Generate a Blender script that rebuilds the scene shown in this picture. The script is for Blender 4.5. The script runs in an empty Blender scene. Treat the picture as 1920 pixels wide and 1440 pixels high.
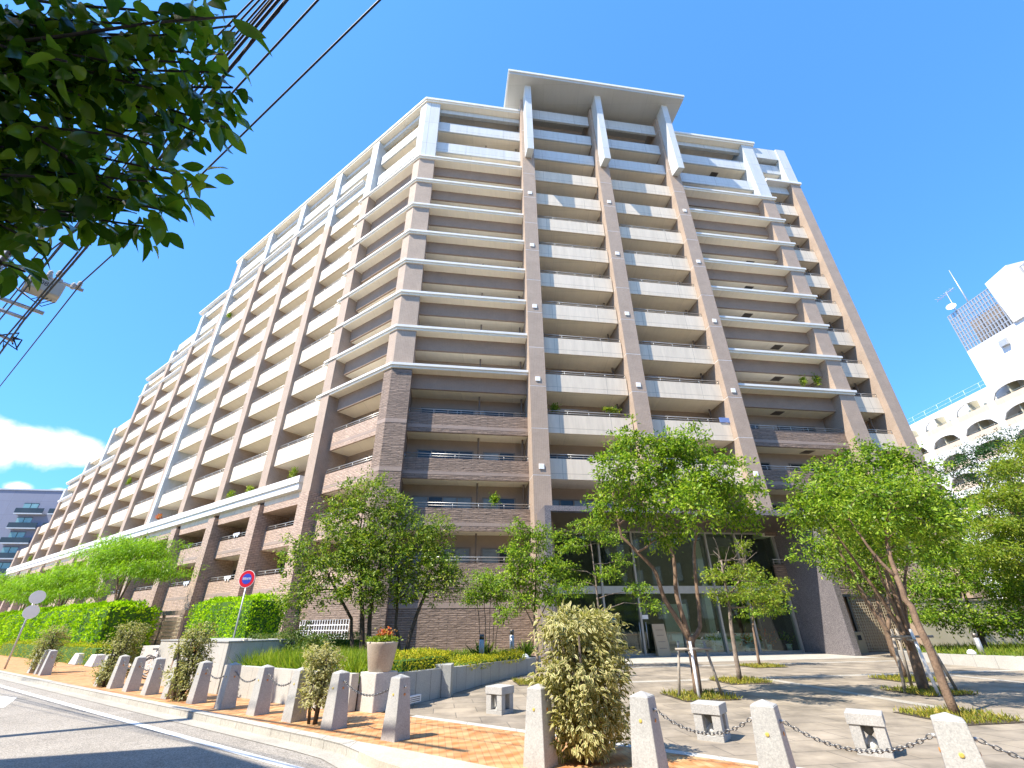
import bpy, bmesh, math, random
import numpy as np
from mathutils import Vector, Matrix
R = math.radians
random.seed(5)
SC = bpy.context.scene
COL = SC.collection
# ------------------------------------------------------------------ camera
EYE = 1.6
FOC, PITCH, ROLL = 846.67, 0.4879, -0.0121
_cp, _sp = math.cos(PITCH), math.sin(PITCH)
_c, _s = math.cos(ROLL), math.sin(ROLL)
FWD = np.array([0, _cp, _sp])
RGT = np.array([_c, -_s * _sp, _s * _cp])
UPV = np.array([-_s, -_c * _sp, _c * _cp])
cam = bpy.data.cameras.new('camera')
cam.sensor_width = 36
cam.lens = FOC / 1920 * 36
cam.clip_start = 0.05
cam.clip_end = 4000
camo = bpy.data.objects.new('camera', cam)
COL.objects.link(camo)
M = Matrix.Identity(4)
for i in range(3):
    M[i][0], M[i][1], M[i][2] = RGT[i], UPV[i], -FWD[i]
M[2][3] = EYE
camo.matrix_world = M
SC.camera = camo
# ------------------------------------------------------------------ sky, sun, exposure
SUN_EL, SUN_AZ = 54, 32          # light travels towards azimuth 32 degrees from +X
sun_dir = Vector((-math.cos(R(SUN_AZ)) * math.cos(R(SUN_EL)), -math.sin(R(SUN_AZ)) * math.cos(R(SUN_EL)), math.sin(R(SUN_EL))))
W = bpy.data.worlds.new('World')
SC.world = W
W.use_nodes = True
nt = W.node_tree
nt.nodes.clear()
def nd(tree, kind, **kw):
    n = tree.nodes.new(kind)
    for k, v in kw.items():
        if k.startswith('i_'):
            key = k[2:]
            n.inputs[int(key) if key.isdigit() else key.replace('_', ' ')].default_value = v
        else:
            setattr(n, k, v)
    return n
sky = nd(nt, 'ShaderNodeTexSky', sky_type='NISHITA', sun_disc=False)
sky.sun_elevation = R(SUN_EL)
sky.sun_rotation = math.atan2(sun_dir.x, sun_dir.y)
sky.air_density = 1.0
sky.dust_density = 0.4
sky.ozone_density = 2.5
hsv = nd(nt, 'ShaderNodeHueSaturation')
hsv.inputs['Saturation'].default_value = 1.0
clear = nd(nt, 'ShaderNodeMix', data_type='RGBA', blend_type='MULTIPLY')
clear.inputs[0].default_value = 1.0
clear.inputs[7].default_value = (.35, .83, 1.50, 1)      # a very clear, saturated summer sky
evenout = nd(nt, 'ShaderNodeGamma')
evenout.inputs['Gamma'].default_value = 0.6
nt.links.new(sky.outputs[0], evenout.inputs['Color'])
nt.links.new(evenout.outputs[0], clear.inputs[6])
nt.links.new(clear.outputs[2], hsv.inputs['Color'])
tc = nd(nt, 'ShaderNodeTexCoord')
noise = nd(nt, 'ShaderNodeTexNoise', i_Scale=13.0, i_Detail=9.0, i_Roughness=0.58, i_Distortion=0.35)
mp = nd(nt, 'ShaderNodeMapping')
mp.inputs['Scale'].default_value = (1, 1, 1.3)
mp.inputs['Location'].default_value = (0.35, 0.2, 0.0)
nt.links.new(tc.outputs['Generated'], mp.inputs['Vector'])
nt.links.new(mp.outputs[0], noise.inputs['Vector'])
def cloud_lobe(vec, r0, r1, zs):
    """soft cumulus lobe round a direction of the sky"""
    v = Vector(vec).normalized()
    sub = nd(nt, 'ShaderNodeVectorMath', operation='SUBTRACT')
    nt.links.new(tc.outputs['Generated'], sub.inputs[0])
    sub.inputs[1].default_value = v
    sc = nd(nt, 'ShaderNodeVectorMath', operation='MULTIPLY')
    nt.links.new(sub.outputs[0], sc.inputs[0])
    sc.inputs[1].default_value = (1, 1, zs)
    ln = nd(nt, 'ShaderNodeVectorMath', operation='LENGTH')
    nt.links.new(sc.outputs[0], ln.inputs[0])
    mr = nd(nt, 'ShaderNodeMapRange')
    mr.inputs['From Min'].default_value = r1
    mr.inputs['From Max'].default_value = r0
    nt.links.new(ln.outputs['Value'], mr.inputs['Value'])
    return mr.outputs[0]
def pixray(x, y):
    return FWD + RGT * (x - 960) / FOC - UPV * (y - 720) / FOC
lobes = [cloud_lobe(pixray(70, 838), 0.02, 0.085, 1.5), cloud_lobe(pixray(150, 846), 0.01, 0.06, 1.5), cloud_lobe(pixray(-20, 832), 0.02, 0.09, 1.5), cloud_lobe(pixray(35, 914), 0.005, 0.03, 1.8), cloud_lobe(pixray(112, 924), 0.005, 0.026, 1.8),
         cloud_lobe((-0.2, -1, 0.5), 0.05, 0.5, 2.2), cloud_lobe((0.9, -0.5, 0.35), 0.05, 0.4, 2.0)]
acc = lobes[0]
for l in lobes[1:]:
    mx = nd(nt, 'ShaderNodeMath', operation='MAXIMUM')
    nt.links.new(acc, mx.inputs[0])
    nt.links.new(l, mx.inputs[1])
    acc = mx.outputs[0]
ad = nd(nt, 'ShaderNodeMath', operation='MULTIPLY_ADD')
nt.links.new(acc, ad.inputs[0])
ad.inputs[1].default_value = 0.8
nt.links.new(noise.outputs['Fac'], ad.inputs[2])
cr = nd(nt, 'ShaderNodeMapRange', interpolation_type='SMOOTHSTEP')
cr.inputs['From Min'].default_value = 0.80
cr.inputs['From Max'].default_value = 1.22
nt.links.new(ad.outputs[0], cr.inputs['Value'])
mixc = nd(nt, 'ShaderNodeMix', data_type='RGBA')
nt.links.new(cr.outputs[0], mixc.inputs[0])
nt.links.new(hsv.outputs[0], mixc.inputs[6])
mixc.inputs[7].default_value = (3.5, 3.5, 3.6, 1)
bg = nd(nt, 'ShaderNodeBackground')
bg.inputs['Strength'].default_value = 0.15
nt.links.new(mixc.outputs[2], bg.inputs['Color'])
wo = nd(nt, 'ShaderNodeOutputWorld')
nt.links.new(bg.outputs[0], wo.inputs['Surface'])
sun = bpy.data.lights.new('sun', 'SUN')
sun.energy = 3.45
sun.angle = R(0.5)
sun.color = (1.0, 0.915, 0.79)
suno = bpy.data.objects.new('sun', sun)
suno.rotation_euler = sun_dir.to_track_quat('Z', 'Y').to_euler()
suno.location = (-40, -30, 80)
COL.objects.link(suno)
SC.view_settings.view_transform = 'Standard'
SC.view_settings.look = 'None'
SC.view_settings.gamma = 1
SC.view_settings.exposure = 1.58
SC.cycles.max_bounces = 8
SC.cycles.diffuse_bounces = 4
SC.cycles.transparent_max_bounces = 12
# ------------------------------------------------------------------ helpers
def tag(o, label=None, cat=None, group=None, kind=None):
    if label: o['label'] = label
    if cat: o['category'] = cat
    if group: o['group'] = group
    if kind: o['kind'] = kind
    return o
def thing(name, label, cat, loc=(0, 0, 0), rz=0, group=None):
    o = bpy.data.objects.new(name, None)
    o.empty_display_size = 0.2
    o.location = loc
    o.rotation_euler = (0, 0, rz)
    COL.objects.link(o)
    return tag(o, label, cat, group)
def copy_tree(o, parent=None):
    c = o.copy()
    COL.objects.link(c)
    if parent: c.parent = parent
    for ch in list(o.children):
        copy_tree(ch, c)
    return c
def gpt(x, y, z=0.0):
    """the point of the ground seen at a pixel of the 1920 px photograph"""
    d = pixray(x, y)
    t = (z - EYE) / d[2]
    return np.array([d[0] * t, d[1] * t, z])
def at(x, y, Y):
    d = pixray(x, y)
    t = Y / d[1]
    return np.array([d[0] * t, Y, d[2] * t + EYE])
class MB:
    """collects shapes and links them as ONE mesh object with UVs in metres"""
    def __init__(s):
        s.v = []; s.f = []; s.m = []; s.uv = {}; s.sm = []
    def add(s, vs, fs, m=0, smooth=False):
        b = len(s.v)
        s.v += [tuple(map(float, p)) for p in vs]
        for f in fs:
            s.f.append([b + i for i in f]); s.m.append(m); s.sm.append(smooth)
        return s
    def hexa(s, p, m=0):
        return s.add(p, [(0, 3, 2, 1), (4, 5, 6, 7), (0, 1, 5, 4), (1, 2, 6, 5), (2, 3, 7, 6), (3, 0, 4, 7)], m)
    def tbox(s, T, a0, a1, b0, b1, z0, z1, m=0):
        return s.hexa([T(a0, b0, z0), T(a1, b0, z0), T(a1, b1, z0), T(a0, b1, z0), T(a0, b0, z1), T(a1, b0, z1), T(a1, b1, z1), T(a0, b1, z1)], m)
    def box(s, x0, x1, y0, y1, z0, z1, m=0):
        return s.tbox(lambda a, b, z: (a, b, z), x0, x1, y0, y1, z0, z1, m)
    def prism(s, poly, z0, z1, m=0, mtop=None):
        n = len(poly)
        vs = [(p[0], p[1], z0) for p in poly] + [(p[0], p[1], z1) for p in poly]
        s.add(vs, [tuple(range(n))[::-1]] + [(i, (i + 1) % n, n + (i + 1) % n, n + i) for i in range(n)], m)
        b = len(s.v) - 2 * n
        s.f.append([b + n + i for i in range(n)]); s.m.append(m if mtop is None else mtop); s.sm.append(False)
        return s
    def frustum(s, T, h0, h1, z0, z1, m=0):
        (a0, b0), (a1, b1) = h0, h1
        return s.hexa([T(-a0, -b0, z0), T(a0, -b0, z0), T(a0, b0, z0), T(-a0, b0, z0), T(-a1, -b1, z1), T(a1, -b1, z1), T(a1, b1, z1), T(-a1, b1, z1)], m)
    def tube(s, pts, rad, n=6, m=0, caps=True):
        pts = [Vector(p) for p in pts]
        k = len(pts)
        if not hasattr(rad, '__len__'): rad = [rad] * k
        vs = []
        prev = None
        for i, p in enumerate(pts):
            d = (pts[min(i + 1, k - 1)] - pts[max(i - 1, 0)])
            if d.length < 1e-9: d = Vector((0, 0, 1))
            d.normalize()
            if prev is None:
                a = d.orthogonal().normalized()
            else:
                a = prev - d * prev.dot(d)
                a = a.normalized() if a.length > 1e-6 else d.orthogonal().normalized()
            prev = a
            b = d.cross(a)
            for j in range(n):
                t = 2 * math.pi * j / n
                vs.append(p + (a * math.cos(t) + b * math.sin(t)) * rad[i])
        fs = []
        for i in range(k - 1):
            for j in range(n):
                fs.append((i * n + j, i * n + (j + 1) % n, (i + 1) * n + (j + 1) % n, (i + 1) * n + j))
        if caps:
            fs.append(tuple(range(n))[::-1]); fs.append(tuple((k - 1) * n + j for j in range(n)))
        return s.add(vs, fs, m, True)
    def lathe(s, prof, c=(0, 0, 0), n=20, m=0, axis=None):
        vs = []
        for r, z in prof:
            for j in range(n):
                t = 2 * math.pi * j / n
                vs.append((c[0] + r * math.cos(t), c[1] + r * math.sin(t), c[2] + z))
        fs = []
        for i in range(len(prof) - 1):
            for j in range(n):
                fs.append((i * n + j, i * n + (j + 1) % n, (i + 1) * n + (j + 1) % n, (i + 1) * n + j))
        fs.append(tuple(range(n))[::-1]); fs.append(tuple((len(prof) - 1) * n + j for j in range(n)))
        return s.add(vs, fs, m, True)
    def build(s, name, mats, parent=None, base=None, bevel=0, recalc=True):
        mats = mats if isinstance(mats, (list, tuple)) else [mats]
        if base is None:
            base = (0, 0, 0)
            if parent is not None:
                q = parent
                L = Vector(q.location)
                while q.parent: q = q.parent; L = L + Vector(q.location)
                base = tuple(L)
        me = bpy.data.meshes.new(name)
        vv = [(p[0] - base[0], p[1] - base[1], p[2] - base[2]) for p in s.v]
        me.from_pydata(vv, [], s.f)
        for m in mats: me.materials.append(m)
        me.polygons.foreach_set('material_index', s.m)
        me.polygons.foreach_set('use_smooth', s.sm)
        if recalc:
            bm = bmesh.new(); bm.from_mesh(me)
            bmesh.ops.recalc_face_normals(bm, faces=bm.faces)
            if bevel:
                bmesh.ops.bevel(bm, geom=[e for e in bm.edges if e.is_manifold and e.calc_face_angle(0) > 0.5], offset=bevel, segments=1, affect='EDGES', clamp_overlap=True)
            bm.to_mesh(me); bm.free()
        uvl = me.uv_layers.new(name='UVMap')
        data = np.zeros(len(me.loops) * 2)
        co = np.zeros(len(me.vertices) * 3); me.vertices.foreach_get('co', co); co = co.reshape(-1, 3) + np.array(base)
        for p in me.polygons:
            nx, ny, nz = p.normal
            h = math.hypot(nx, ny)
            for li in p.loop_indices:
                c = co[me.loops[li].vertex_index]
                if h < 0.5:
                    data[2 * li] = c[0]; data[2 * li + 1] = c[1]
                else:
                    data[2 * li] = (-ny * c[0] + nx * c[1]) / h; data[2 * li + 1] = c[2]
        uvl.data.foreach_set('uv', data)
        o = bpy.data.objects.new(name, me)
        COL.objects.link(o)
        if parent is not None: o.parent = parent
        else: o.location = base
        return o
# ------------------------------------------------------------------ materials
def mat(name):
    m = bpy.data.materials.new(name)
    m.use_nodes = True
    t = m.node_tree
    return m, t, t.nodes['Principled BSDF']
def uvn(t, scale=(1, 1, 1), rot=0):
    c = nd(t, 'ShaderNodeTexCoord')
    mpn = nd(t, 'ShaderNodeMapping')
    mpn.inputs['Scale'].default_value = scale
    mpn.inputs['Rotation'].default_value = (0, 0, rot)
    t.links.new(c.outputs['UV'], mpn.inputs['Vector'])
    return mpn.outputs[0]
def objn(t):
    return nd(t, 'ShaderNodeNewGeometry').outputs['Position']
def ramp(t, src, stops):
    r = nd(t, 'ShaderNodeValToRGB')
    e = r.color_ramp.elements
    while len(e) > 1: e.remove(e[-1])
    for i, (p, c) in enumerate(stops):
        if i == 0: el = e[0]; el.position = p
        else: el = e.new(p)
        el.color = (*c, 1)
    t.links.new(src, r.inputs[0])
    return r.outputs[0]
def bump(t, b, src, strength, dist=0.02):
    n = nd(t, 'ShaderNodeBump')
    n.inputs['Strength'].default_value = strength
    n.inputs['Distance'].default_value = dist
    t.links.new(src, n.inputs['Height'])
    t.links.new(n.outputs[0], b.inputs['Normal'])
def mul(col, f):
    return tuple(c * f for c in col)
def mixcol(t, fac, a, b, blend='MIX'):
    m = nd(t, 'ShaderNodeMix', data_type='RGBA', blend_type=blend)
    for key, v in ((0, fac), (6, a), (7, b)):
        if isinstance(v, (int, float)): m.inputs[key].default_value = v
        elif isinstance(v, tuple): m.inputs[key].default_value = (*v, 1)
        else: t.links.new(v, m.inputs[key])
    return m.outputs[2]
def plain(name, col, rough=0.7, var=0.12, scale=3.0, bmp=0.0, bscale=40, metal=0.0, spec=0.4):
    m, t, b = mat(name)
    p = objn(t)
    n = nd(t, 'ShaderNodeTexNoise', i_Scale=scale, i_Detail=6.0, i_Roughness=0.65)
    t.links.new(p, n.inputs['Vector'])
    t.links.new(ramp(t, n.outputs['Fac'], [(0.3, mul(col, 1 - var)), (0.7, mul(col, 1 + var))]), b.inputs['Base Color'])
    b.inputs['Roughness'].default_value = rough
    b.inputs['Metallic'].default_value = metal
    b.inputs['Specular IOR Level'].default_value = spec
    if bmp:
        n2 = nd(t, 'ShaderNodeTexNoise', i_Scale=bscale, i_Detail=4.0)
        t.links.new(p, n2.inputs['Vector'])
        bump(t, b, n2.outputs['Fac'], bmp)
    return m
def panel(name, col, jw=3.4, jh=50.0, rough=0.75, streak=0.1, bmp=0.15, joint=0.45):
    """sprayed concrete panels: fine grain, rain streaks, joints every jw metres"""
    m, t, b = mat(name)
    u = uvn(t)
    br = nd(t, 'ShaderNodeTexBrick', offset=0.0, i_Scale=1.0, i_Mortar_Size=0.012, i_Mortar_Smooth=0.2, i_Brick_Width=jw, i_Row_Height=jh)
    br.inputs['Color1'].default_value = (1, 1, 1, 1); br.inputs['Color2'].default_value = (.94, .94, .93, 1); br.inputs['Mortar'].default_value = (joint, joint, joint, 1)
    t.links.new(u, br.inputs['Vector'])
    st = nd(t, 'ShaderNodeTexNoise', i_Scale=1.0, i_Detail=5.0, i_Roughness=0.7)
    t.links.new(uvn(t, (3.0, 0.35, 1)), st.inputs['Vector'])
    fine = nd(t, 'ShaderNodeTexNoise', i_Scale=30.0, i_Detail=3.0)
    t.links.new(u, fine.inputs['Vector'])
    c = ramp(t, st.outputs['Fac'], [(0.3, mul(col, 1 - streak)), (0.62, mul(col, 1 + streak * .4))])
    c = mixcol(t, 1.0, c, br.outputs['Color'], 'MULTIPLY')
    c = mixcol(t, 0.14, c, fine.outputs['Color'], 'OVERLAY')
    t.links.new(c, b.inputs['Base Color'])
    b.inputs['Roughness'].default_value = rough
    bump(t, b, fine.outputs['Fac'], bmp, 0.01)
    return m
def tiles(name, col, col2, mort, w, h, ms=0.006, off=0.5, bmp=0.5, rock=0.0, rough=0.75, band=None, rot=0, sq=1.0, dirt=0.12):
    m, t, b = mat(name)
    u = uvn(t, (1, 1, 1), rot)
    br = nd(t, 'ShaderNodeTexBrick', offset=off, i_Scale=1.0, i_Mortar_Size=ms, i_Mortar_Smooth=0.1, i_Bias=0.0, i_Brick_Width=w, i_Row_Height=h)
    for k, v in (('Color1', col), ('Color2', col2), ('Mortar', mort)): br.inputs[k].default_value = (*v, 1)
    t.links.new(u, br.inputs['Vector'])
    n = nd(t, 'ShaderNodeTexNoise', i_Scale=1.2, i_Detail=6.0, i_Roughness=0.65)
    t.links.new(u, n.inputs['Vector'])
    c = mixcol(t, 1.0, br.outputs['Color'], ramp(t, n.outputs['Fac'], [(0.3, (1 - dirt,) * 3), (0.7, (1 + dirt * .5,) * 3)]), 'MULTIPLY')
    hsrc = br.outputs['Fac']
    inv = nd(t, 'ShaderNodeMath', operation='SUBTRACT'); inv.inputs[0].default_value = 1.0
    t.links.new(hsrc, inv.inputs[1])
    height = inv.outputs[0]
    if rock:
        rn = nd(t, 'ShaderNodeTexNoise', i_Scale=1.0, i_Detail=4.0, i_Roughness=0.6)
        t.links.new(uvn(t, (2.8, 9.0, 1)), rn.inputs['Vector'])
        ma = nd(t, 'ShaderNodeMath', operation='MULTIPLY_ADD')
        t.links.new(rn.outputs['Fac'], ma.inputs[0]); ma.inputs[1].default_value = rock
        t.links.new(height, ma.inputs[2])
        height = ma.outputs[0]
        c = mixcol(t, 0.35, c, ramp(t, rn.outputs['Fac'], [(0.35, (.25, .25, .25)), (0.65, (.8, .8, .8))]), 'OVERLAY')
    t.links.new(c, b.inputs['Base Color'])
    b.inputs['Roughness'].default_value = rough
    bump(t, b, height, bmp, 0.03 if rock else 0.006)
    return m
def speckle(name, col, col2, scale=60, rough=0.35, bmp=0.05, stain=0.15, jw=0, jh=0, jc=.4):
    m, t, b = mat(name)
    p = objn(t)
    v = nd(t, 'ShaderNodeTexVoronoi', i_Scale=float(scale)); t.links.new(p, v.inputs['Vector'])
    n = nd(t, 'ShaderNodeTexNoise', i_Scale=scale * 0.6, i_Detail=5.0, i_Roughness=0.7); t.links.new(p, n.inputs['Vector'])
    big = nd(t, 'ShaderNodeTexNoise', i_Scale=1.6, i_Detail=6.0, i_Roughness=0.7); t.links.new(p, big.inputs['Vector'])
    f = nd(t, 'ShaderNodeMath', operation='ADD'); t.links.new(n.outputs['Fac'], f.inputs[0])
    mm = nd(t, 'ShaderNodeMath', operation='MULTIPLY'); t.links.new(v.outputs['Color'], mm.inputs[0]); mm.inputs[1].default_value = 0.35
    t.links.new(mm.outputs[0], f.inputs[1])
    c = ramp(t, f.outputs[0], [(0.42, col), (0.9, col2)])
    c = mixcol(t, 1.0, c, ramp(t, big.outputs['Fac'], [(0.3, (1 - stain,) * 3), (0.7, (1.05,) * 3)]), 'MULTIPLY')
    if jw:
        br = nd(t, 'ShaderNodeTexBrick', offset=0.0, i_Scale=1.0, i_Mortar_Size=0.01, i_Brick_Width=jw, i_Row_Height=jh)
        br.inputs['Color1'].default_value = (1, 1, 1, 1); br.inputs['Color2'].default_value = (.93, .93, .93, 1); br.inputs['Mortar'].default_value = (jc, jc, jc, 1)
        t.links.new(uvn(t), br.inputs['Vector'])
        c = mixcol(t, 1.0, c, br.outputs['Color'], 'MULTIPLY')
    t.links.new(c, b.inputs['Base Color'])
    b.inputs['Roughness'].default_value = rough
    bump(t, b, n.outputs['Fac'], bmp, 0.01)
    return m
def leafmat(name, cols, trans=0.45, rough=0.45, variegated=None, spec=0.3, clump=0.0):
    """leaves: colour differs from leaf to leaf and shine through a little"""
    m = bpy.data.materials.new(name); m.use_nodes = True
    t = m.node_tree; b = t.nodes['Principled BSDF']
    g = nd(t, 'ShaderNodeNewGeometry')
    stops = [(i / max(1, len(cols) - 1), c) for i, c in enumerate(cols)]
    c = ramp(t, g.outputs['Random Per Island'], stops)
    n = nd(t, 'ShaderNodeTexNoise', i_Scale=0.9, i_Detail=3.0); t.links.new(g.outputs['Position'], n.inputs['Vector'])
    c = mixcol(t, 1.0, c, ramp(t, n.outputs['Fac'], [(0.3, (.8, .82, .8)), (0.7, (1.15, 1.1, 1.0))]), 'MULTIPLY')
    if variegated:
        tcx = nd(t, 'ShaderNodeTexCoord'); sx = nd(t, 'ShaderNodeSeparateXYZ'); t.links.new(tcx.outputs['UV'], sx.inputs[0])
        a = nd(t, 'ShaderNodeMath', operation='SUBTRACT'); t.links.new(sx.outputs[0], a.inputs[0]); a.inputs[1].default_value = 0.5
        ab = nd(t, 'ShaderNodeMath', operation='ABSOLUTE'); t.links.new(a.outputs[0], ab.inputs[0])
        mr = nd(t, 'ShaderNodeMapRange'); mr.inputs['From Min'].default_value = 0.15; mr.inputs['From Max'].default_value = 0.32
        t.links.new(ab.outputs[0], mr.inputs['Value'])
        c = mixcol(t, mr.outputs[0], c, variegated)
    t.links.new(c, b.inputs['Base Color'])
    b.inputs['Roughness'].default_value = rough
    b.inputs['Specular IOR Level'].default_value = spec
    tr = nd(t, 'ShaderNodeBsdfTranslucent'); 
    tcol = mixcol(t, 1.0, c, (1.25, 1.3, .6), 'MULTIPLY')
    t.links.new(tcol, tr.inputs['Color'])
    mx = nd(t, 'ShaderNodeMixShader'); mx.inputs[0].default_value = trans
    t.links.new(b.outputs[0], mx.inputs[1]); t.links.new(tr.outputs[0], mx.inputs[2])
    t.links.new(mx.outputs[0], t.nodes['Material Output'].inputs['Surface'])
    return m
def glassmat(name, tint, gl=0.18):
    m = bpy.data.materials.new(name); m.use_nodes = True
    t = m.node_tree; t.nodes.remove(t.nodes['Principled BSDF'])
    tr = nd(t, 'ShaderNodeBsdfTransparent'); tr.inputs['Color'].default_value = (*tint, 1)
    gs = nd(t, 'ShaderNodeBsdfGlossy'); gs.inputs['Roughness'].default_value = 0.02; gs.inputs['Color'].default_value = (.9, .95, 1, 1)
    lw = nd(t, 'ShaderNodeLayerWeight'); lw.inputs['Blend'].default_value = 0.25
    ma = nd(t, 'ShaderNodeMath', operation='MULTIPLY_ADD'); t.links.new(lw.outputs['Fresnel'], ma.inputs[0]); ma.inputs[1].default_value = 0.28; ma.inputs[2].default_value = gl
    mx = nd(t, 'ShaderNodeMixShader'); t.links.new(ma.outputs[0], mx.inputs[0])
    t.links.new(tr.outputs[0], mx.inputs[1]); t.links.new(gs.outputs[0], mx.inputs[2])
    t.links.new(mx.outputs[0], t.nodes['Material Output'].inputs['Surface'])
    return m
X = {}
X['cream'] = panel('cream_panel', (.66, .61, .52), 3.45, 50, streak=.12)
X['white'] = panel('white_panel', (.56, .59, .59), 3.45, 2.95, streak=.10)
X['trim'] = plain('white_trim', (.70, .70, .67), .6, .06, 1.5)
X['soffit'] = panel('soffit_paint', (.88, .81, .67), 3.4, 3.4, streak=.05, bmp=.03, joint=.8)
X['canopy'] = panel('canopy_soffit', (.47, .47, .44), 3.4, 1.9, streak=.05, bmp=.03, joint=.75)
X['tile'] = tiles('brown_small_tile', (.40, .30, .225), (.355, .265, .195), (.48, .39, .31), .11, .055, .005, .0, .35)
X['tiled'] = tiles('taupe_tile', (.31, .225, .165), (.28, .20, .15), (.34, .26, .19), .11, .055, .005, .0, .25)
X['rock'] = tiles('split_face_brick', (.30, .22, .168), (.24, .175, .132), (.15, .108, .082), .95, .105, .014, .5, 1.0, rock=1.8)
X['brick'] = tiles('ribbed_brick', (.52, .38, .29), (.44, .32, .245), (.25, .185, .14), .36, .11, .013, .5, .8, rock=.5)
X['ring'] = tiles('smooth_brick_band', (.36, .28, .23), (.34, .26, .21), (.26, .20, .17), .07, .26, .006, .0, .3)
X['plaster'] = plain('brown_plaster', (.38, .30, .235), .85, .06, 2.0)
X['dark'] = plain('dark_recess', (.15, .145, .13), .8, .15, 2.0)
X['metal'] = plain('rail_metal', (.50, .50, .48), .38, .06, 4.0, metal=.55)
X['bronze'] = plain('bronze_metal', (.16, .14, .12), .4, .08, 4.0, metal=.6)
X['pipe'] = plain('brown_pipe', (.20, .16, .13), .5, .06, 4.0)
X['pane'] = plain('dark_window_pane', (.035, .045, .05), .12, .25, .35, spec=.35)
X['curtain'] = plain('curtained_window_pane', (.24, .28, .28), .15, .25, .8, spec=.35)
X['frame'] = plain('window_frame', (.42, .41, .38), .4, .05, 3.0, metal=.3)
X['winframe'] = plain('bronze_window_frame', (.22, .19, .155), .45, .05, 3.0, metal=.3)
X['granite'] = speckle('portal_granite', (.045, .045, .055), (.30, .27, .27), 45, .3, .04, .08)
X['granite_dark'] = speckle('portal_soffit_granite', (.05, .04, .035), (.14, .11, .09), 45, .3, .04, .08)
X['stone'] = speckle('grey_granite', (.32, .315, .30), (.50, .49, .46), 90, .7, .12, .22)
X['stonewall'] = speckle('granite_wall_slab', (.30, .31, .295), (.44, .44, .41), 80, .6, .06, .14, .62, 5.0)
X['stonelight'] = speckle('light_granite', (.40, .39, .355), (.56, .545, .50), 80, .7, .06, .14, .9, 5.0, .6)
X['kerb'] = speckle('kerb_concrete', (.36, .34, .30), (.56, .53, .46), 60, .85, .15, .25, .62, .62, .55)
X['concrete'] = speckle('pale_concrete', (.44, .43, .40), (.60, .58, .54), 50, .85, .12, .2)
X['plate'] = plain('white_plate', (.85, .85, .82), .5, .03)
X['glass'] = glassmat('lobby_glass', (.80, .88, .80), .06)
X['asphalt'] = None
X['black'] = plain('black_rubber', (.02, .02, .022), .55, .2, 6)
X['steel'] = plain('galvanised_steel', (.46, .46, .45), .45, .12, 5, metal=.5)
X['chain'] = plain('steel_chain', (.17, .17, .17), .35, .2, 20, metal=.8)
X['amber'] = plain('amber_reflector', (.55, .22, .05), .3, .1, 20)
X['brass'] = plain('brass_reflector', (.55, .42, .10), .4, .1, 20)
X['bark'] = plain('brown_bark', (.20, .135, .09), .9, .35, 9, .6, 40)
X['barkgrey'] = plain('grey_bark', (.22, .175, .14), .9, .4, 7, .6, 40)
X['barkdark'] = plain('dark_bark', (.09, .07, .055), .9, .35, 9, .6, 40)
X['wood'] = plain('weathered_wood', (.33, .29, .24), .85, .2, 12, .2, 60)
X['whitewall'] = plain('white_render', (.74, .735, .715), .8, .05, .3)
X['leaf'] = leafmat('fresh_green_leaves', [(.04, .11, .008), (.15, .29, .018), (.27, .40, .03), (.40, .50, .07)], .4)
X['leaf_mid'] = leafmat('mid_green_leaves', [(.035, .09, .010), (.13, .24, .022), (.24, .33, .04), (.38, .44, .08)], .38)
X['leaf_yel'] = leafmat('yellow_green_leaves', [(.12, .22, .02), (.24, .33, .035), (.34, .38, .05)])
X['leaf_dark'] = leafmat('dark_green_leaves', [(.012, .05, .012), (.03, .09, .018), (.05, .12, .02)], .25)
X['leaf_mim'] = leafmat('feathery_bright_leaves', [(.12, .27, .012), (.20, .38, .02), (.28, .44, .03)], .5)
X['hedge'] = leafmat('hedge_leaves', [(.15, .35, .005), (.34, .58, .012), (.48, .68, .03)], .3, .8, None, .03)
X['hedge_low'] = leafmat('low_hedge_leaves', [(.05, .11, .02), (.10, .17, .03), (.20, .22, .06)], .35)
X['gold'] = leafmat('golden_shrub_leaves', [(.22, .30, .02), (.42, .42, .03), (.55, .46, .05)], .35, .6, None, .12)
X['grass'] = leafmat('grass_blades', [(.13, .25, .015), (.26, .36, .03), (.38, .42, .06)], .4)
X['drygrass'] = leafmat('short_dry_grass', [(.16, .22, .02), (.32, .32, .05), (.48, .38, .08)], .35)
X['vari'] = leafmat('cream_edged_leaves', [(.10, .15, .035), (.16, .20, .05), (.24, .25, .08)], .35, .5, (.64, .57, .29))
X['glossy'] = leafmat('glossy_evergreen_leaves', [(.03, .085, .012), (.08, .18, .018), (.16, .30, .025), (.27, .40, .05)], .45, .16, None, .6)
X['flower'] = leafmat('red_orange_petals', [(.55, .03, .03), (.65, .16, .05), (.62, .30, .12), (.25, .30, .05)], .3)
X['soil'] = plain('planting_soil', (.07, .055, .04), .95, .3, 12, .5, 60)
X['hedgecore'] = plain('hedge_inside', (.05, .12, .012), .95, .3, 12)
X['pot'] = speckle('stone_planter_pot', (.40, .34, .27), (.55, .48, .39), 70, .8, .1, .2)
X['red'] = plain('sign_red', (.55, .012, .03), .4, .03)
X['blue'] = plain('sign_blue', (.03, .06, .42), .4, .03)
X['signwhite'] = plain('sign_white', (.82, .82, .82), .5, .03)
X['navy'] = panel('blue_grey_render', (.17, .19, .26), 6, 3, streak=.05)
X['teal'] = plain('pale_window_pane', (.16, .28, .28), .12, .3, .4, spec=.8)
X['beige'] = plain('beige_board', (.50, .38, .24), .6, .06, 2)
X['sofa'] = plain('white_upholstery', (.75, .75, .73), .8, .05, 3)
X['tan'] = plain('tan_parapet_paint', (.60, .46, .34), .8, .05, 1)
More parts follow.
